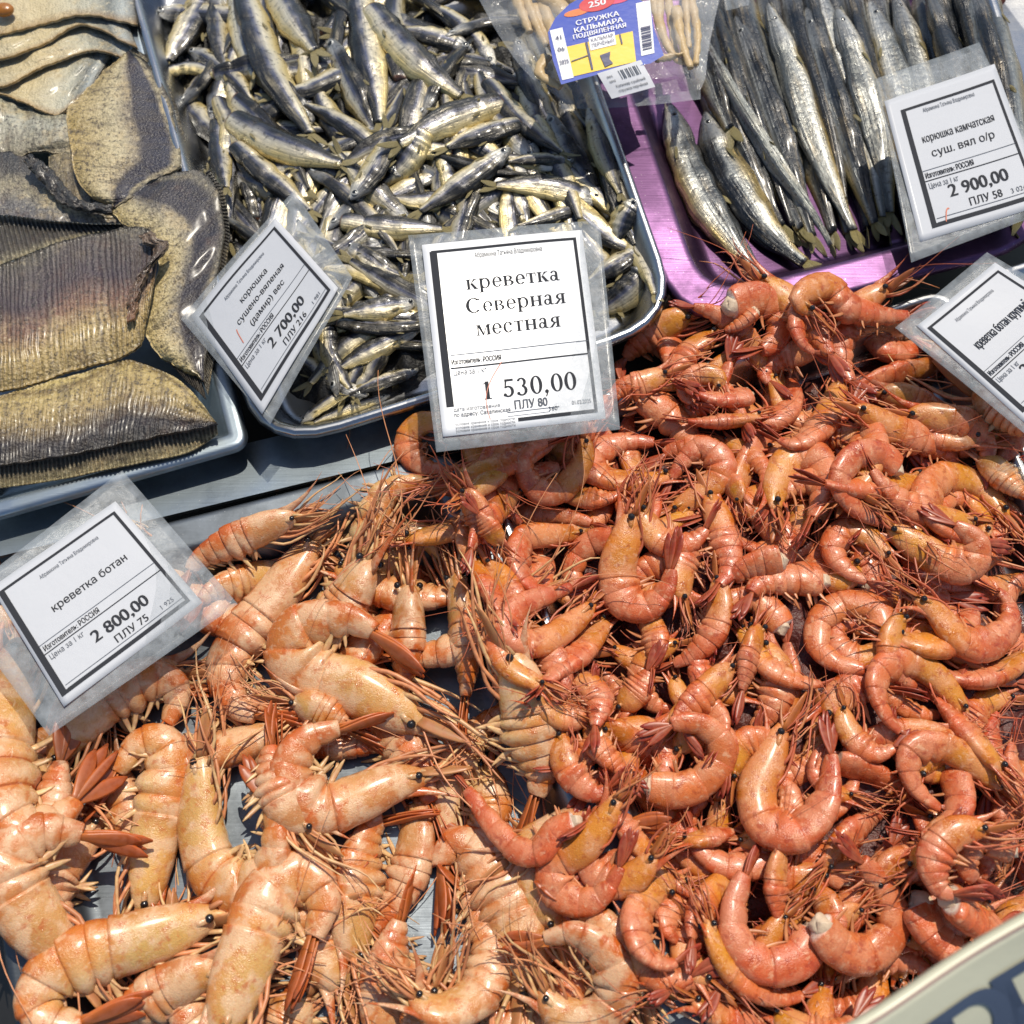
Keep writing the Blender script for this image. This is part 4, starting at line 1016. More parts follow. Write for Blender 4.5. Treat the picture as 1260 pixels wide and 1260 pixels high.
SH_ = [
 ([(370, 520), (405, 494), (445, 474)], 18, 'thin silver smelt with a yellow tail on the bare tray corner', 1, .3, 1),
 ([(480, 486), (430, 502), (376, 524)], 18, 'thin smelt nearest the tray corner, tail toward the tag tip', -1, .3, 1),
 ([(515, 455), (470, 470), (420, 488)], 26, None, 1, .1, 1),
 ([(515, 405), (460, 430), (400, 462)], 28, None, -1, .1, 1),
 ([(404, 400), (408, 440), (436, 486)], 26, 'smelt hanging tail down beside the lower edge of the 2 700,00 tag', 1, .1, 0),
 ([(424, 300), (468, 330), (510, 345)], 32, None, 1, -.1, 1),
 ([(512, 372), (470, 380), (412, 388)], 32, 'smelt with a round white eye against the left edge of the 1 530,00 tag', -1, .3, 1),
 ([(725, 130), (742, 190), (768, 250)], 28, 'dark smelt upright along the inner wall near the bag', 1, -.5, 1),
 ([(690, 120), (712, 180), (735, 232)], 26, None, -1, -.35, 1),
 ([(782, 246), (766, 272), (758, 308)], 32, None, 1, 0, 1),
 ([(800, 326), (770, 362), (726, 390)], 40, 'large smelt curving round the inside of the tray corner', -1, -.1, 1),
 ([(790, 306), (760, 326), (718, 350)], 38, 'smelt with open mouth pointing at the tray wall beside the white tag', 1, .2, 1),
 ([(736, 246), (680, 266), (626, 282)], 24, None, 1, -.2, 1),
 ([(742, 248), (668, 230), (596, 228)], 36, 'bright smelt with a broken white head at the tray wall above the white tag', -1, .35, 1),
 ([(706, 198), (660, 196), (615, 200)], 22, None, 1, -.4, 1),
 ([(420, 272), (480, 280), (558, 282)], 34, 'long gold bellied smelt just above the corner of the white tag', 1, .15, 0),
 ([(432, 246), (466, 200), (478, 148)], 34, None, -1, .1, 1),
 ([(580, 60), (530, 46), (478, 34)], 34, 'gold smelt with its head by the bag', 1, .2, 1),
 ([(600, 100), (640, 150), (702, 196)], 34, 'long smelt slanting down from under the bag', -1, .2, 0),
 ([(544, 190), (554, 226), (558, 266)], 24, 'small smelt stub standing upright in the middle of the tray', 1, .1, 0),
 ([(628, 182), (575, 222), (505, 268)], 38, 'silver smelt with a big ringed eye in the middle of the tray', 1, .4, 1),
 ([(522, 160), (500, 200), (466, 232)], 36, 'lilac brown smelt bent beside the upright stub', -1, .1, 0),
 ([(640, 152), (585, 168), (540, 186)], 36, 'plump headless smelt below the longer pale one', 1, .2, 0),
 ([(618, 126), (545, 152), (478, 184)], 40, 'pale headless smelt lying level across the middle of the heap', -1, .25, 0),
 ([(455, 10), (510, 75), (582, 128)], 42, 'yellow bellied smelt slanting down to the pale headless one', 1, .3, 0),
 ([(440, -20), (452, 60), (464, 120), (470, 170)], 40, 'long pale smelt hanging straight down from the top edge', -1, .35, 0),
 ([(255, -10), (230, 40), (200, 84)], 36, 'violet grey smelt beside the sliced flounder', 1, .2, 0),
 ([(200, 90), (240, 84), (290, 102)], 22, 'small arched smelt just above the tan flounder half', 1, 0, 0),
 ([(290, -20), (300, 50), (316, 106)], 34, 'bright white sided smelt hanging between two dark ones', 1, .45, 0),
 ([(300, -10), (330, 80), (352, 120), (395, 182)], 42, 'blue backed smelt with a long yellow tail', -1, .2, 0),
 ([(330, -30), (362, 30), (394, 72)], 42, 'dark striped smelt whose head ends at a round eye', 1, .1, 0),
 ([(268, 148), (272, 190), (280, 240)], 26, 'narrow smelt upright along the flounder edge', -1, -.1, 0),
 ([(290, 178), (330, 216), (392, 268)], 34, 'violet smelt sliding under the top of the 2 700,00 tag', -1, .15, 0),
 ([(284, 146), (345, 180), (436, 206)], 42, 'large plump headless smelt with a blue stripe, above the 2 700,00 tag', 1, .3, 0),
]
for k, (p, w, lb, sd, tn, hd) in enumerate(SH_):
    fish(p, w * .97, 'smelt', lb or SL, SG, tw=rs.uniform(-5, 25), side=sd, tone=tn, head=bool(hd), sink=.3)

# ================================================================== the large pale shrimp
BG = 'large pale shrimp in the dull steel tray'
BL = 'large pale shrimp lying among the others in the dull steel tray'
rs = np.random.RandomState(8)
for p, w in [([(120, 1010), (60, 1100), (110, 1180)], 60), ([(300, 900), (350, 960), (400, 1040)], 60), ([(420, 1220), (400, 1150), (430, 1090)], 62), ([(640, 1060), (690, 1120), (730, 1200)], 58),
             ([(470, 700), (440, 760), (470, 830)], 60), ([(330, 1240), (250, 1250), (190, 1230)], 56), ([(590, 940), (600, 1000), (560, 1040)], 54), ([(700, 1260), (640, 1255), (580, 1230)], 60), ([(60, 980), (30, 940), (70, 890)], 56)]:
    shrimp(p, w, PALE, BL, BG, nlegs=6, npleo=3)
bpoly = [(20, 770), (230, 720), (520, 600), (570, 640), (700, 900), (800, 1250), (30, 1250)]; seen = []
for _ in range(3000):
    x, y = rs.uniform(0, 820), rs.uniform(600, 1260)
    if len(seen) >= 26: break
    if poly_dist(np.array(bpoly, float), np.array([x]), np.array([y]))[0] < 12: continue
    if seen and min(math.hypot(x - a, y - b) for a, b in seen) < 78: continue
    seen.append((x, y)); an = rs.uniform(0, 6.28); L = rs.uniform(170, 220); b_ = rs.uniform(-.5, .5)
    dd = np.array([math.cos(an), math.sin(an)]); n_ = np.array([-dd[1], dd[0]])
    shrimp([np.array([x, y]) + dd * L * f_ + n_ * L * b_ * (f_ * f_ - .1) * 1.6 for f_ in (-.5, -.25, 0, .25, .5)], rs.uniform(50, 60), PALE, BL, BG, nlegs=5, npleo=2, sink=.45)
BO = [
 ([(350, 700), (308, 714), (262, 728), (236, 752)], 44, 'pale shrimp peeping out below the slim one at the tray flange', {}),
 ([(367, 634), (324, 652), (278, 672), (242, 692), (224, 722)], 46, 'slim pale shrimp lying along the shiny flange', dict(tw=40)),
 ([(548, 690), (520, 660), (478, 690), (456, 655), (474, 606), (520, 594), (548, 622)], 52, 'orange shrimp hump with straw legs at the top corner of its tray', dict(side=-1)),
 ([(455, 686), (434, 726), (410, 770), (392, 800)], 70, 'shrimp with a beaded eye and amber shell behind the curled one', dict(tw=40)),
 ([(392, 660), (362, 705), (332, 748), (300, 786), (280, 826), (292, 868), (326, 880), (352, 866)], 64, 'long amber shrimp bending to a red tail below the 2 800,00 tag corner', {}),
 ([(502, 716), (502, 770), (500, 816), (492, 872)], 64, 'yellow backed shrimp pointing its beak straight up', dict(tw=72)),
 ([(560, 704), (568, 746), (573, 792), (575, 832), (570, 880)], 58, 'white headed shrimp lying straight beside the heap of small ones', dict(tw=66)),
 ([(625, 800), (640, 850), (652, 905), (664, 955), (650, 1004)], 72, 'yellow green shrimp with bristly legs at the border of the heap', dict(side=1, tw=20)),
 ([(20, 790), (12, 870), (4, 955), (25, 1012), (76, 1000), (120, 950)], 74, 'pink shrimp at the frame edge with its red tail turned up', {}),
 ([(62, 942), (95, 900), (138, 862), (190, 838), (216, 852), (206, 888), (178, 914)], 58, 'shrimp half hidden beneath the lower edge of the 2 800,00 tag', {}),
 ([(176, 1126), (182, 1070), (190, 1016), (202, 962), (204, 922), (176, 915), (148, 946), (124, 988)], 62, 'grey headed shrimp with an orange rump in the gap of bare steel', {}),
 ([(247, 922), (248, 970), (250, 1022), (268, 1072), (302, 1090), (334, 1060), (336, 1004), (312, 945)], 64, 'shrimp curled like a hook with its tail fan laid back along it', {}),
 ([(382, 1022), (350, 992), (334, 945), (332, 900)], 56, 'mottled white shrimp squeezed against the hook shaped one', dict(side=-1)),
 ([(360, 860), (400, 880), (440, 905)], 50, BL, {}),
 ([(90, 1190), (58, 1145), (26, 1100), (14, 1060), (44, 1030), (90, 1026), (138, 1036)], 74, 'large shrimp with a broad segmented back and orange fan at the frame edge', {}),
 ([(272, 1188), (216, 1214), (160, 1246), (110, 1278)], 58, 'pale shell lying under the big curled one', dict(tw=30)),
 ([(440, 1185), (436, 1148), (440, 1098), (446, 1050), (464, 1014), (500, 1010)], 68, 'grey speckled shrimp head down behind the red tail', dict(tw=45)),
 ([(374, 1222), (356, 1260), (342, 1300)], 58, 'shrimp cut by the frame with its beak pointing up between two others', dict(tw=25)),
 ([(476, 1290), (474, 1230), (482, 1170), (500, 1110)], 62, 'orange shrimp under the dark red tail fan', dict(tw=30)),
 ([(532, 1212), (526, 1250), (520, 1300)], 60, 'white beaked shrimp with a large brown eye at the frame edge', dict(tw=30)),
 ([(644, 1236), (642, 1182), (626, 1122), (600, 1072), (566, 1040), (545, 1062), (556, 1102)], 80, 'big yellow and red blotched shrimp in the lower middle', {}),
 ([(502, 1226), (544, 1244), (586, 1222), (602, 1180), (594, 1140), (574, 1106), (556, 1072)], 56, 'pink bellied shrimp with its fan folded up beside the blotched one', {}),
 ([(798, 1230), (770, 1180), (736, 1136), (696, 1106)], 60, 'yellowish shrimp sloping down to the divider between the trays', dict(tw=40)),
 ([(664, 1214), (690, 1245), (736, 1250), (758, 1214), (744, 1174), (710, 1150), (668, 1156), (632, 1164)], 54, 'shrimp bent into a ring with a pale round side plate', {}),
 ([(272, 1124), (222, 1144), (160, 1164), (106, 1180), (62, 1206), (50, 1242), (92, 1258), (146, 1236)], 72, 'big curled shrimp with a dotted beak, nearest the lower frame edge', {}),
 ([(270, 1280), (290, 1226), (312, 1166), (334, 1110), (368, 1080), (396, 1106), (386, 1152), (366, 1196)], 78, 'broad headed shrimp with a round pale plate, beak out of the frame', {}),
 ([(524, 896), (482, 868), (436, 842), (396, 834), (365, 804), (376, 774), (422, 763), (456, 776), (492, 812)], 80, 'largest curled pale shrimp with a fan across the yellow backed one', {}),
 ([(528, 954), (480, 962), (434, 982), (394, 992), (360, 960), (370, 920), (406, 900), (460, 890)], 66, 'white headed curled shrimp under the largest one', {}),
]
for p, w, lb, kw in BO:
    shrimp(p, w, PALE, lb, BG, nlegs=8, npleo=5, feel=4, sink=.3, **kw)

# ================================================================== the heap of small shrimp
NG = 'small pink shrimp heaped in the steel tray'
NL = 'small pink shrimp lying loose among others in the heap'
NF = 'small pink shrimp showing between the upper ones of the heap'
rs = np.random.RandomState(21)
npoly = [(520, 545), (780, 415), (960, 365), (1110, 375), (1200, 470), (1330, 760), (1330, 1300), (830, 1300), (740, 1080), (610, 800), (530, 640)]
def c_spine(x, y, L, an, k):
    n = 7; pts = [np.zeros(2)]; a = an
    for i in range(n):
        a += k / n * (0.25 if i < 2 else 1.25)
        pts.append(pts[-1] + L / n * np.array([math.cos(a), math.sin(a)]))
    pts = np.array(pts); return pts - (pts.max(0) + pts.min(0)) / 2 + np.array([x, y])
pts = []
for _ in range(5000):
    if len(pts) >= 160: break
    x, y = rs.uniform(530, 1290), rs.uniform(360, 1290)
    if inside(npoly, x, y) < 14: continue
    if pts and min(math.hypot(x - a, y - b) for a, b in pts) < 27 + 14 * (x > 1200): continue
    pts.append((x, y))
for x, y in pts:
    L = rs.uniform(100, 170); k = rs.choice([-1, 1]) * rs.uniform(.4, 3.9)
    p = c_spine(x, y, L, rs.uniform(0, 6.28), k)
    shrimp(p, rs.uniform(30, 46), PINK, NF, NG, nlegs=3, npleo=2, feel=2, headless=rs.rand() < .14, sink=.5)
for p in ([(640, 770), (672, 800), (690, 845), (670, 880)], [(655, 860), (690, 880), (722, 872), (730, 840)], [(690, 900), (700, 945), (732, 975), (760, 960)], [(705, 830), (735, 860), (730, 905)], [(600, 690), (625, 730), (650, 790)], [(570, 600), (590, 640), (600, 680)]):
    shrimp(p, 40, PINK, NF, NG, nlegs=6, npleo=3, sink=.2)
NO = [
 ([(1000, 388), (985, 368), (1018, 354), (1045, 380), (1100, 390), (1142, 380)], 40, 'topmost shrimp of the heap, crossing the rim toward the cut tag', {}),
 ([(850, 388), (822, 402), (786, 425), (760, 452)], 44, 'shrimp climbing over the rim at the lilac corner', dict(tw=35)),
 ([(930, 384), (908, 400), (886, 410)], 28, NL, dict(headless=True)),
 ([(820, 460), (790, 474), (764, 480), (748, 500)], 36, NL, {}),
 ([(884, 410), (852, 430), (830, 458), (852, 478)], 36, NL, {}),
 ([(1000, 408), (992, 432), (960, 442), (942, 462), (960, 480)], 38, NL, {}),
 ([(885, 480), (880, 464), (854, 464), (844, 486), (866, 502)], 30, 'tiny ring shaped shrimp beneath the ones on the rim', {}),
 ([(922, 486), (900, 490), (876, 490), (850, 480)], 34, 'stub of shrimp with a white broken end beside the tiny ring', dict(headless=True)),
 ([(938, 514), (900, 518), (866, 520), (832, 516)], 32, 'straight slim shrimp with two dark eyes, level in the upper heap', dict(tw=70)),
 ([(1165, 448), (1120, 458), (1080, 466), (1040, 482)], 30, NL, {}),
 ([(1080, 484), (1112, 490), (1150, 506), (1190, 520)], 36, NL, {}),
 ([(1034, 466), (1022, 498), (1004, 530), (976, 546), (944, 532)], 38, 'golden shrimp pointing its beak up between two others in the upper heap', {}),
 ([(1114, 510), (1152, 516), (1190, 526), (1214, 552), (1206, 586)], 40, 'shrimp with a beady eye nearest the cut tag', {}),
 ([(1050, 502), (1096, 528), (1136, 544), (1168, 562), (1180, 600)], 40, 'shrimp lying beak to beak below the one nearest the cut tag', {}),
 ([(890, 542), (918, 558), (940, 580), (934, 604)], 28, NL, {}),
 ([(912, 618), (904, 600), (888, 578)], 30, NL, dict(tw=60)),
 ([(1105, 578), (1080, 560), (1050, 564), (1034, 592), (1050, 622), (1082, 642), (1104, 652)], 36, 'curled shrimp with a white torn end in the upper heap', dict(headless=True)),
 ([(1240, 640), (1205, 600), (1160, 590), (1138, 618), (1160, 650), (1200, 666), (1240, 674)], 42, 'rosy curled shrimp open toward the frame edge', {}),
 ([(1096, 690), (1070, 664), (1040, 654), (1026, 678), (1046, 704), (1088, 724)], 34, NL, {}),
 ([(954, 630), (956, 600), (970, 572), (996, 564), (1012, 592), (1000, 634), (980, 655)], 46, 'big eyed shrimp standing head down in the upper heap', {}),
 ([(870, 606), (886, 650), (896, 700), (872, 732)], 42, NL, {}),
 ([(1092, 646), (1126, 668), (1162, 690), (1192, 694), (1200, 668), (1180, 650), (1150, 636)], 44, 'golden backed shrimp lying level with its eye toward the heap centre', {}),
 ([(548, 520), (516, 524), (503, 548), (520, 573), (562, 578)], 36, 'shrimp curled round the lower corner of the 1 530,00 tag', {}),
 ([(690, 604), (720, 612), (750, 612), (770, 600)], 36, NL, {}),
 ([(554, 592), (592, 578), (632, 566), (668, 550), (700, 528)], 44, 'golden shrimp stretched below the 1 530,00 tag', dict(tw=40)),
 ([(720, 534), (716, 566), (692, 600), (662, 602), (646, 576), (656, 552), (700, 540)], 38, 'shrimp curled into a cup under the middle of the 1 530,00 tag', {}),
 ([(828, 584), (790, 592), (754, 590), (728, 576), (740, 556), (778, 544), (834, 548)], 42, 'folded shrimp with a yellow head in the upper heap', {}),
 ([(822, 630), (846, 616), (876, 596), (886, 572), (864, 552), (838, 572), (815, 612)], 38, 'ring shaped shrimp with a yellow head, next to the folded one', {}),
 ([(640, 602), (612, 630), (588, 656), (575, 690)], 36, NL, {}),
 ([(616, 672), (600, 648), (584, 626)], 32, NL, dict(tw=50)),
 ([(583, 690), (598, 716), (612, 746), (624, 765)], 40, 'dark golden shrimp head at the border with the pale shrimp', dict(tw=55)),
 ([(720, 655), (682, 660), (646, 664), (638, 696), (655, 722), (690, 730), (708, 712)], 38, 'shrimp curled round a dark hole beneath the slim claw like one', {}),
 ([(636, 634), (676, 634), (716, 640), (740, 650)], 26, 'slim shrimp tail lying level like a claw', dict(headless=True)),
 ([(792, 748), (806, 790), (802, 832)], 36, NL, {}),
 ([(962, 690), (944, 694), (916, 702), (896, 720)], 44, 'shrimp stub with a white round end in the middle of the heap', dict(headless=True)),
 ([(1012, 716), (976, 714), (936, 720), (918, 742)], 44, 'cut shrimp showing grey white flesh in the middle of the heap', dict(headless=True)),
 ([(778, 628), (772, 664), (762, 702), (770, 736), (796, 746), (820, 722), (826, 696), (832, 672)], 54, 'cream and rose shrimp standing head up with its fan raised', {}),
 ([(1122, 734), (1150, 750), (1180, 785), (1210, 792), (1240, 770), (1236, 735), (1200, 720)], 42, 'shrimp bent like a hairpin near the frame edge', {}),
 ([(1270, 800), (1232, 826), (1182, 836), (1130, 814)], 40, 'straight pink shrimp body lying below the hairpin one', dict(tw=50)),
 ([(1086, 776), (1076, 750), (1040, 744), (1010, 765), (1008, 796), (1032, 816), (1066, 822), (1092, 815)], 38, 'evenly ring shaped shrimp with a torn end', dict(headless=True)),
 ([(746, 762), (715, 800), (686, 826), (658, 852)], 42, NL, {}),
 ([(732, 740), (702, 766), (662, 790), (628, 780), (634, 752), (670, 735), (735, 712)], 44, 'red blotched shrimp with a white stub toward the heap centre', {}),
 ([(762, 872), (786, 845), (802, 818)], 42, NL, {}),
 ([(902, 818), (872, 850), (838, 884), (850, 912)], 40, NL, {}),
 ([(934, 768), (922, 810), (910, 862)], 42, NL, dict(tw=60)),
 ([(742, 890), (766, 906), (792, 932), (802, 955)], 40, 'golden shrimp with a long beak reaching back over the border', dict(tw=50)),
 ([(732, 912), (750, 932), (772, 955)], 36, NL, dict(headless=True)),
 ([(1190, 880), (1166, 850), (1140, 826), (1104, 815), (1080, 836), (1086, 872), (1110, 902), (1138, 908)], 38, 'large open ring of shrimp near the frame edge', {}),
 ([(1232, 950), (1202, 915), (1170, 880), (1142, 846)], 42, 'shrimp with a grey stripe lying slantwise below the open ring', {}),
 ([(1036, 868), (1046, 900), (1076, 926), (1114, 914)], 34, NL, {}),
 ([(1028, 938), (1070, 950), (1110, 974), (1128, 990)], 38, 'orange banded shrimp tail beside the upright curled one', dict(headless=True, tw=60)),
 ([(1240, 972), (1220, 960), (1190, 936), (1155, 920), (1122, 926), (1122, 960), (1150, 990), (1188, 1002)], 38, 'slim U shaped shrimp under the slanting one', {}),
 ([(795, 966), (836, 970), (870, 955), (888, 925), (870, 897), (836, 890), (800, 905)], 44, 'rosy shrimp curled like a C with a white stump', dict(headless=True)),
 ([(840, 1036), (872, 1030), (912, 1020)], 34, NL, dict(tw=60)),
 ([(812, 1052), (800, 1030), (790, 1006)], 36, NL, {}),
 ([(902, 1074), (880, 1100), (856, 1130), (850, 1170)], 40, NL, {}),
 ([(850, 1085), (810, 1095), (785, 1126), (790, 1166), (820, 1186), (852, 1170)], 42, 'pink shrimp curled with many legs at the divider between the trays', {}),
 ([(965, 890), (950, 935), (933, 975), (944, 1012), (980, 1022), (1012, 990), (1022, 940), (1014, 888)], 54, 'largest upright curled shrimp of the heap, two black spots on its back', {}),
 ([(962, 1040), (955, 1082), (958, 1124), (970, 1150)], 38, 'yellow shrimp standing upright behind the U shaped one', dict(tw=60)),
 ([(1000, 1145), (980, 1176), (940, 1186), (908, 1156), (904, 1116), (918, 1075), (936, 1052)], 46, 'shrimp bent like a U with a raised red tail, low in the heap', dict(headless=True)),
 ([(1122, 1067), (1146, 1045), (1166, 1022)], 38, NL, dict(tw=50)),
 ([(1130, 1110), (1150, 1145), (1185, 1175), (1230, 1180)], 58, 'broad red shell just above the yellow board', dict(tw=40, headless=True)),
 ([(1168, 1104), (1200, 1132), (1240, 1140)], 54, NL, dict(headless=True)),
 ([(1008, 1136), (1036, 1166), (1072, 1170), (1098, 1140), (1090, 1100), (1065, 1066), (1036, 1040)], 46, 'shrimp with a white stump and bright red tail reaching up', dict(headless=True)),
 ([(1215, 1020), (1172, 1028), (1150, 1060), (1160, 1096), (1192, 1098)], 42, 'shrimp doubled over above the yellow board', {}),
 ([(1246, 1046), (1204, 1034), (1190, 1066), (1212, 1090)], 38, 'short fat curled shrimp tucked into the doubled over one', dict(headless=True)),
 ([(868, 1130), (890, 1180), (930, 1216), (972, 1226), (1010, 1215)], 40, 'long golden shrimp low in the heap beside the frame edge', dict(tw=40)),
 ([(850, 1230), (900, 1250), (960, 1255)], 40, NL, {}),
 ([(764, 976), (746, 1010), (718, 1045), (685, 1066), (690, 1098), (726, 1108), (756, 1080), (774, 1030)], 46, 'brown headed shrimp spilling over onto the pale ones', {}),
 ([(708, 1010), (682, 1022), (664, 1046), (640, 1046), (612, 1020), (585, 985), (560, 948)], 36, 'pink shrimp with a long red tail lying over the pale ones', dict(headless=True)),
]
for p, w, lb, kw in NO:
    g = lb == NL
    shrimp(p, w, PINK, lb, NG, nlegs=5 if g else 6, npleo=3 if g else 4, feel=2 if g else 3, sink=.35, **kw)
for p, w, lb in [([(1200, 480), (1235, 500), (1275, 540)], 62, 'pale large shrimp in the gap under the cut tag'), ([(1205, 560), (1240, 590), (1275, 620)], 44, 'pale shrimp end in the next tray, below the one under the cut tag'),
                 ([(1150, 425), (1190, 450), (1230, 470)], 50, 'dim large shrimp wholly beneath the cut tag')]:
    shrimp(p, w, PALE, lb, 'large shrimp in the next tray', nlegs=4, npleo=2, tw=30)
for k, (x, y) in enumerate(((1212, 20), (1226, 60), (1208, 80), (1236, 100), (1222, -10))):
    pr_ = P(x, y, .036); v, f = ball(np.zeros(3), .011, 14, 9, (1, 1.2, .7)); v = v * (1 + .12 * np.sin(v[:, :1] * 700 + k))
    o = mesh_obj('red_fish_lump', v + pr_, f, M['shrimp'], None, np.ones((len(v), 3)) * np.array((.34, .07, .03)), base=pr_)
    tag(o, 'dark red lump in the steel tray beyond the 2 900,00 tag', 'seafood', 'red lumps in the far tray')

# ================================================================== price tags
OWNER = 'Абрамкина Татьяна Владимировна'
def frame(pr, l, t_, r, b, wl, wt, wr, wb):
    pr.bar(l, t_, l + wl, b); pr.bar(l, t_, r, t_ + wt); pr.bar(r - wr, t_, r, b); pr.bar(l, b - wb, r, b)
def fill_std(lines, price, plu, code, left='Изготовитель: РОССИЯ', l=.05, ys=None, h=.058, pen=None, top=.06):
    def f(pr, gr):
        frame(pr, l, top, .95, .94, .040, .018, .022, .026)
        gr.text(OWNER, .52, .165, .030, wmax=.46)
        y0 = {1: (.42,), 2: (.37, .48), 3: (.30, .40, .50)}[len(lines)]
        for s, y in zip(lines, y0): pr.text(s, .53, y, h, bold=.009, wmax=.62)
        gr.bar(l + .04, .555, .93, .559); pr.bar(l + .04, .625, .93, .632)
        pr.text(left, l + .055, .612, .040, 'L', .014, wmax=.40)
        gr.text('Цена за 1 кг', l + .06, .685, .040, 'L', 0, wmax=.24)
        pr.text(price, .55, .775, .088, bold=.022, wmax=.48)
        pr.text(plu, .57, .868, .054, bold=.012, wmax=.26)
        if code: gr.text(code, .83, .868, .034, 'C', 0, wmax=.12)
        gr.bar(l + .05, .885, .93, .889); gr.bar(l + .05, .912, .93, .915)
        if pen:
            rd = Print(gr.sh, .0004); (a, b, c, d) = pen; u = np.linspace(0, 1, 12)
            x = a + (c - a) * u; y = b + (d - b) * u - .03 * np.sin(u * 3.1)
            rd.raw(np.concatenate([np.stack([x, y], 1), np.stack([x + .006, y + .008], 1)]), [[i, i + 1, 13 + i, 12 + i] for i in range(11)])
            return rd
    return f
price_tag([(-10, 724), (142, 617), (249, 741), (79, 870)], (.066, .058, .052, .060), [(-60, 742), (150, 578), (292, 742), (60, 905)], (.066, .058, .052, .060),
          'tag reading 2 800,00 on the pale shrimp by the flounders', fill_std(['креветка ботан'], '2 800,00', 'ПЛУ 75', '1 925', l=.02), seed=.5)
price_tag([(236, 390), (338, 267), (414, 352), (323, 510)], (.052, .075, .082, .062), [(222, 392), (360, 232), (431, 338), (332, 522)], (.052, .077, .084, .062),
          'tag reading 2 700,00 stuck between flounder and small smelt', fill_std(['корюшка', 'сушено-вяленая', '(дамир) вес'], '2 700,00', 'ПЛУ 216', '1 981', h=.052, pen=(.20, .52, .22, .40)), seed=1.7, curlz=.0014)
def fill_white(pr, gr):
    pr.bar(.04, .045, .085, .86); pr.bar(.05, .04, .95, .054); pr.bar(.935, .04, .955, .96); pr.bar(.46, .948, .955, .966)
    pr.text(OWNER, .52, .10, .028, wmax=.42)
    for s, y in (('креветка', .27), ('Северная', .395), ('местная', .515)): roman(pr, s, .53, y, .115)
    gr.bar(.10, .60, .95, .603); pr.bar(.09, .665, .95, .672)
    pr.text('Изготовитель: РОССИЯ', .10, .65, .026, 'L', .02, wmax=.30)
    gr.text('Цена за 1 кг', .105, .705, .028, 'L', 0, wmax=.20)
    roman(pr, '1 530,00', .55, .84, .13)
    gr.text('ПЛУ 80', .55, .905, .044, bold=.02, wmax=.20)
    gr.text('дата изготовления', .08, .885, .020, 'L', 0, wmax=.28); gr.text('по адресу: Сахалинская', .08, .912, .020, 'L', 0.01, wmax=.34)
    gr.bar(.40, .915, .72, .918); gr.bar(.40, .935, .66, .937); gr.text('360', .68, .932, .022, bold=.0)
    gr.text('01.02.2025', .86, .915, .020, wmax=.12)
    for y in (.955, .972, .988): gr.text('условия хранения и срок годности', .08, y, .014, 'L', 0, wmax=.36)
    rd = Print(gr.sh, .0004); u = np.linspace(0, 1, 12); x = .40 - .10 * u - .06 * np.sin(u * 3); y = .66 + .28 * u
    rd.raw(np.concatenate([np.stack([x, y], 1), np.stack([x + .004, y + .002], 1)]), [[i, i + 1, 13 + i, 12 + i] for i in range(11)])
    return rd
price_tag([(519, 303), (716, 283), (746, 514), (545, 538)], (.104, .094, .083, .093), [(502, 290), (738, 270), (764, 526), (537, 556)], (.104, .094, .083, .093),
          'large white tag reading 1 530,00 between fish and shrimp', fill_white, seed=.9, curlz=.0010, paper='glare_paper')
price_tag([(1088, 125), (1224, 78), (1290, 250), (1132, 298)], (.080, .080, .066, .068), [(1078, 96), (1206, 50), (1306, 252), (1122, 322)], (.080, .080, .066, .068),
          'tag reading 2 900,00 lying on the long dark smelt', fill_std(['корюшка камчатская', 'суш. вял о/р'], '2 900,00', 'ПЛУ 58', '3 024', l=.11, h=.056, pen=(.27, .84, .22, .92), top=.10), seed=2.2)
price_tag([(1128, 401), (1225, 322), (1370, 415), (1262, 520)], (.070, .078, .078, .068), [(1102, 402), (1216, 308), (1392, 412), (1270, 538)], (.070, .078, .078, .068),
          'tag cut by the frame edge, reading креветка ботан', fill_std(['креветка ботан крупный'], '2 800,00', 'ПЛУ 76', '', h=.075), seed=3.0)

# ================================================================== bag with dried squid
bt = thing('plastic_bag', P(745, 60, .06), 'clear plastic bag with a blue label at the top edge', 'bag')
A_, B2 = smooth_line([(560, -60), (590, 0), (618, 50), (650, 92), (690, 122)], 30), smooth_line([(900, -60), (885, 0), (872, 60), (868, 95), (862, 110)], 30)
m = 40; v = np.linspace(0, 1, m)[None, :, None]
q = A_[:, None] * (1 - v) + B2[:, None] * v; q[-1, :, 1] += 8 * np.sin(np.linspace(0, 3.14, m)) * 0.4
vv = v[..., 0] * np.ones((30, 1)); uu = np.linspace(0, 1, 30)[:, None] * np.ones((1, m))
w = (1 - np.abs(2 * vv - 1) ** 3) * np.clip((1 - uu) * 3.2, 0, 1) ** .6
zt = .076 + .020 * w + .0035 * noise2(77, 30, m, 8) * (.3 + w); zb = np.full_like(zt, .0745)
W = P(q[..., 0], q[..., 1], zt); f = grid_faces(30, m, False)
mesh_obj('film', W.reshape(-1, 3), f, M['bag'], bt)
hs_ = P(q[..., 0], q[..., 1], zb)
mesh_obj('back_film', hs_.reshape(-1, 3), f, M['bag'], bt)
fl = np.stack([A_[0] * 0, A_[0] * 0])
sf = np.concatenate([P(q[-1:, :, 0], q[-1:, :, 1], .076), P(q[-1:, :, 0] + 0, q[-1:, :, 1] + 12, .075)]).reshape(-1, 3)
mesh_obj('seam', sf, grid_faces(2, m, False), M['film'], bt)
SQ = plain('dried_squid', (.56, .40, .20), .38, 0, .6, .7, 240)
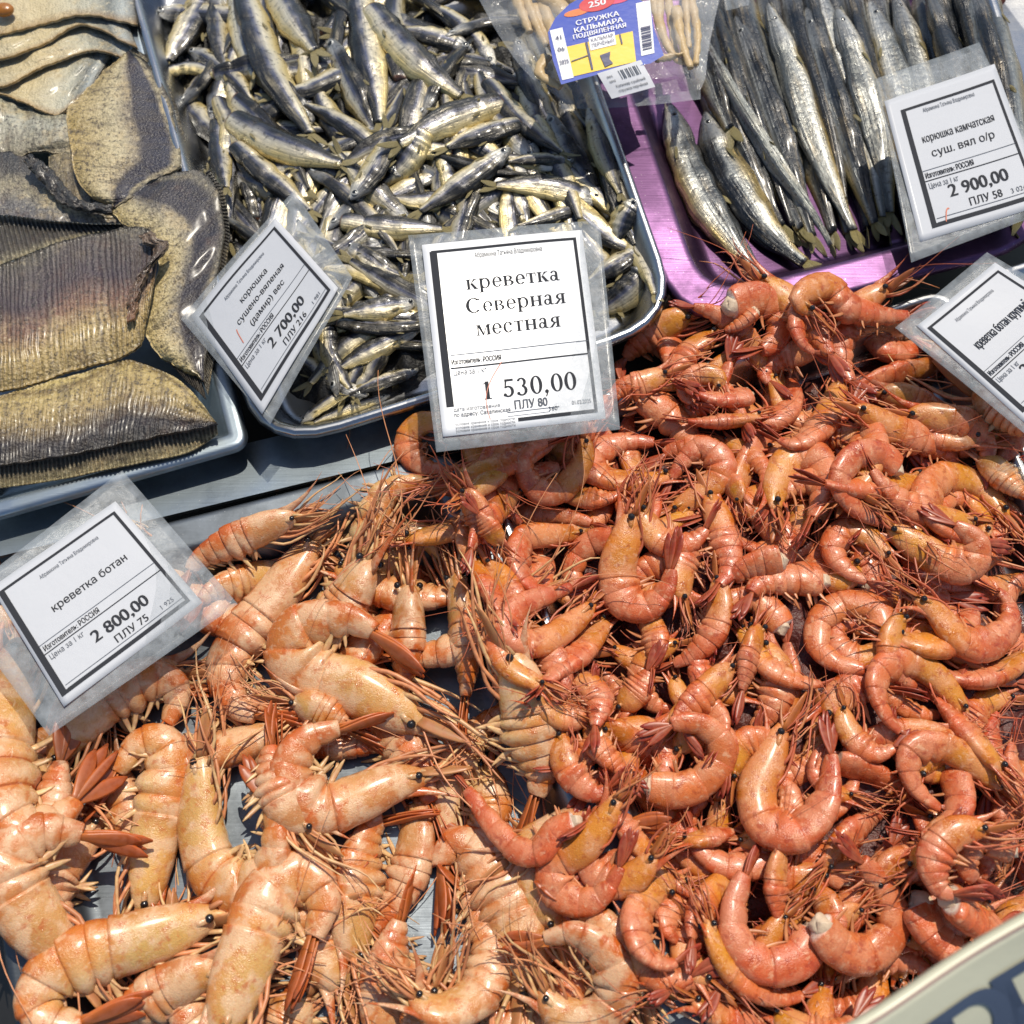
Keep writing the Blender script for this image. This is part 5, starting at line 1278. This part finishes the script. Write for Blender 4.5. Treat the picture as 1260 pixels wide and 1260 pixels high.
for k, (p, w_) in enumerate([([(655, 10), (668, 40), (688, 60), (700, 78)], 26), ([(700, -30), (720, 5), (760, 10), (790, -10)], 44), ([(650, -20), (690, 10), (705, 40)], 30), ([(820, -20), (826, 30), (832, 66)], 14),
                             ([(842, -20), (845, 25), (848, 60)], 12), ([(806, 72), (826, 70), (842, 66)], 12), ([(800, -20), (808, 20), (816, 50)], 14), ([(626, -20), (640, 10), (652, 40)], 18), ([(672, 70), (664, 90), (690, 108)], 16), ([(850, 0), (858, 40), (856, 80)], 14), ([(664, -20), (676, 30), (690, 66)], 22), ([(832, 10), (838, 50), (850, 84)], 16), ([(812, -20), (812, 30), (830, 70), (848, 78)], 16), ([(640, -20), (660, 30), (672, 56)], 16)]):
    q2 = smooth_line(p, 24); C = P(q2[:, 0], q2[:, 1], .082 + .003 * (k % 3)); R = w_ / 2 * .00052
    ff = np.linspace(0, 1, 24)
    v2, f2 = tube(C, R * (1 - .45 * ff) * (1 + .12 * np.sin(ff * 31 + k)), R * .6 * (1 - .4 * ff), np.array([.9, .3, .1]), 12)
    o = mesh_obj('squid_strip', v2, f2, SQ, None, base=C[12]); tag(o, 'tan strip of dried squid inside the clear bag with the blue label', 'squid strip', 'dried squid strips in the clear bag')
lab = [(672, 32), (800, 2), (806, 74), (690, 102)]
LZ = (.102, .100, .098, .101)
lt = Sheet(np.stack([P(a, b, z) for (a, b), z in zip(lab, LZ)]), .0002, 1.1)
def flat(name, col, rough=.35, coat=.6): return mat_flat(name, col, rough, coat)
blue, yel, wht, red = flat('label_blue', (.02, .06, .42)), flat('label_yellow', (.85, .58, .03)), flat('label_white', (.82, .82, .82)), flat('label_red', (.62, .03, .03))
# label outline: arched top, straight sides
def outline(sh, off, pts, name, mat, par):
    p = np.array(pts); c = p.mean(0); n = len(p); k = 8
    u = np.concatenate([c + (p - c) * f_ for f_ in np.linspace(1, .02, k)]); V = sh.at(u[:, 0], u[:, 1], off)
    return mesh_obj(name, V, grid_faces(k, n), mat, par, smooth=False)
arch = [(0, .12), (.10, -.10), (.25, -.28), (.42, -.38), (.6, -.38), (.78, -.25), (.92, -.05), (1.0, .12), (1.02, .5), (1.10, .95), (.95, 1.03), (.5, 1.0), (.0, 1.03), (-.02, .6)]
lb = outline(lt, 0, arch, 'label', blue, bt)
def sub(u0, v0, u1, v1, off, name, mat):
    v_, f_ = lt.patch(u0, v0, u1, v1, off, 8); return mesh_obj(name, v_, f_, mat, lb)
sub(.14, .44, .80, .95, .0003, 'picture', yel); sub(.02, .10, .14, .97, .0003, 'date_strip', wht); sub(.86, -.02, 1.0, .88, .0003, 'code_strip', wht)
sub(.36, .38, .62, .60, .0006, 'banner', wht)
outline(lt, .0004, [(.5 + .17 * math.cos(a) , -.18 + .14 * math.sin(a)) for a in np.linspace(0, 6.1, 20)], 'badge', red, lb)
outline(lt, .0003, [(.30 + .12 * math.cos(a) , -.10 + .06 * math.sin(a)) for a in np.linspace(0, 6.1, 16)], 'badge', flat('label_orange', (.8, .18, .02)), lb)
outline(lt, .0003, [(.70 + .12 * math.cos(a) , -.16 + .07 * math.sin(a)) for a in np.linspace(0, 6.1, 16)], 'badge', flat('label_pink', (.7, .05, .14)), lb)
w1 = Print(lt, .0006); w1.text('250', .5, -.12, .11, bold=.02)
for s_, y_, h_ in (('СТРУЖКА', .13, .085), ('КАЛЬМАРА', .25, .085), ('ПОДВЯЛЕННАЯ', .35, .075)): w1.text(s_, .48, y_, h_, bold=.02, wmax=.52)
w1.build('white_lettering', wht, lb)
d1 = Print(lt, .0009); d1.text('КАЛЬМАР', .49, .47, .06, wmax=.22); d1.text('ПЕРЧЁНЫЙ', .49, .56, .06, wmax=.22)
for k in range(9): d1.bar(.88, .42 + k * .045, .98, .42 + k * .045 + (.02 if k % 3 else .03))
for s_, x_ in (('41', .3), ('06', .5), ('2025', .72)): d1.text(s_, .08, x_, .07, bold=.01, wmax=.09)
d1.raw([(.15, .70), (.35, .66), (.35, .675), (.15, .715)], [[0, 1, 2, 3]]); d1.raw([(.32, .45), (.345, .45), (.35, .92), (.33, .92)], [[0, 1, 2, 3]]); d1.raw([(.66, .45), (.675, .45), (.685, .62), (.67, .62)], [[0, 1, 2, 3]])
d1.raw([(.44, .72), (.55, .70), (.53, .82), (.56, .90), (.47, .93), (.46, .85)], [[0, 1, 2, 3, 4, 5]])
d1.build('dark_lettering', flat('label_navy', (.03, .03, .10)), lb)
st_ = Sheet(np.stack([P(a, b, z) for (a, b), z in zip([(734, 91), (788, 74), (806, 107), (752, 122)], (.101, .099, .090, .090))]), .0006, .4)
v_, f_ = st_.patch(0, 0, 1, 1, .0004, 10); sk = mesh_obj('sticker', v_, f_, wht, bt)
sp_ = Print(st_, .0007)
for k, x_ in enumerate((.42, .47, .51, .57, .60, .66, .70, .75, .79, .84)): sp_.bar(x_, .12, x_ + (.012, .025, .018)[k % 3], .45)
sp_.text('вес', .2, .28, .10, wmax=.14); sp_.text('цена', .2, .46, .10, wmax=.14); sp_.text('Кальмар сушёный', .55, .68, .11, wmax=.66); sp_.text('стружка перчёная', .55, .86, .11, wmax=.66)
sp_.build('sticker_print', M['greyink'], sk)
# small clear packet at the top edge
v_, f_ = Sheet(np.stack([P(a, b, .078) for a, b in [(884, -40), (925, -40), (922, 4), (893, 14)]]), .001, 1).patch(0, 0, 1, 1, 0, 10)
o = mesh_obj('packet', v_, f_, M['film'], None, base=v_.mean(0)); tag(o, 'corner of a clear packet at the top edge above the dark smelt', 'packet')

# ================================================================== yellowish board with large letters in front
bd_t = thing('price_board', P(1200, 1230, .07), 'pale yellow board with big navy letters in front of the heap', 'board')
cor = [P(980, 1288, .200), P(1330, 1088, .200), P(1420, 1290, .130), P(1060, 1480, .130)]
bs = Sheet(np.array(cor), .005, .3)
bm = mat_flat('yellowed_board', (.60, .59, .44), .5, .1)
v_, f_ = bs.patch(0, 0, 1, 1, 0, 24); o = mesh_obj('panel', v_, f_, bm, bd_t)
md = o.modifiers.new('thickness', 'SOLIDIFY'); md.thickness = .004; md.offset = -1
v_, f_ = bs.patch(-.002, -.004, 1.002, .010, .0006, 16); o = mesh_obj('edge_strip', v_, f_, mat_flat('faded_red_edge', (.55, .36, .30), .5), bd_t)
lp = Print(bs, .0008); 
for s_, u_ in (('К', .29), ('Р', .50), ('Е', .71)): lp.text(s_, u_, .56, .42, bold=.02)
lp.build('lettering', mat_flat('navy_letters', (.06, .085, .14), .5), bd_t)
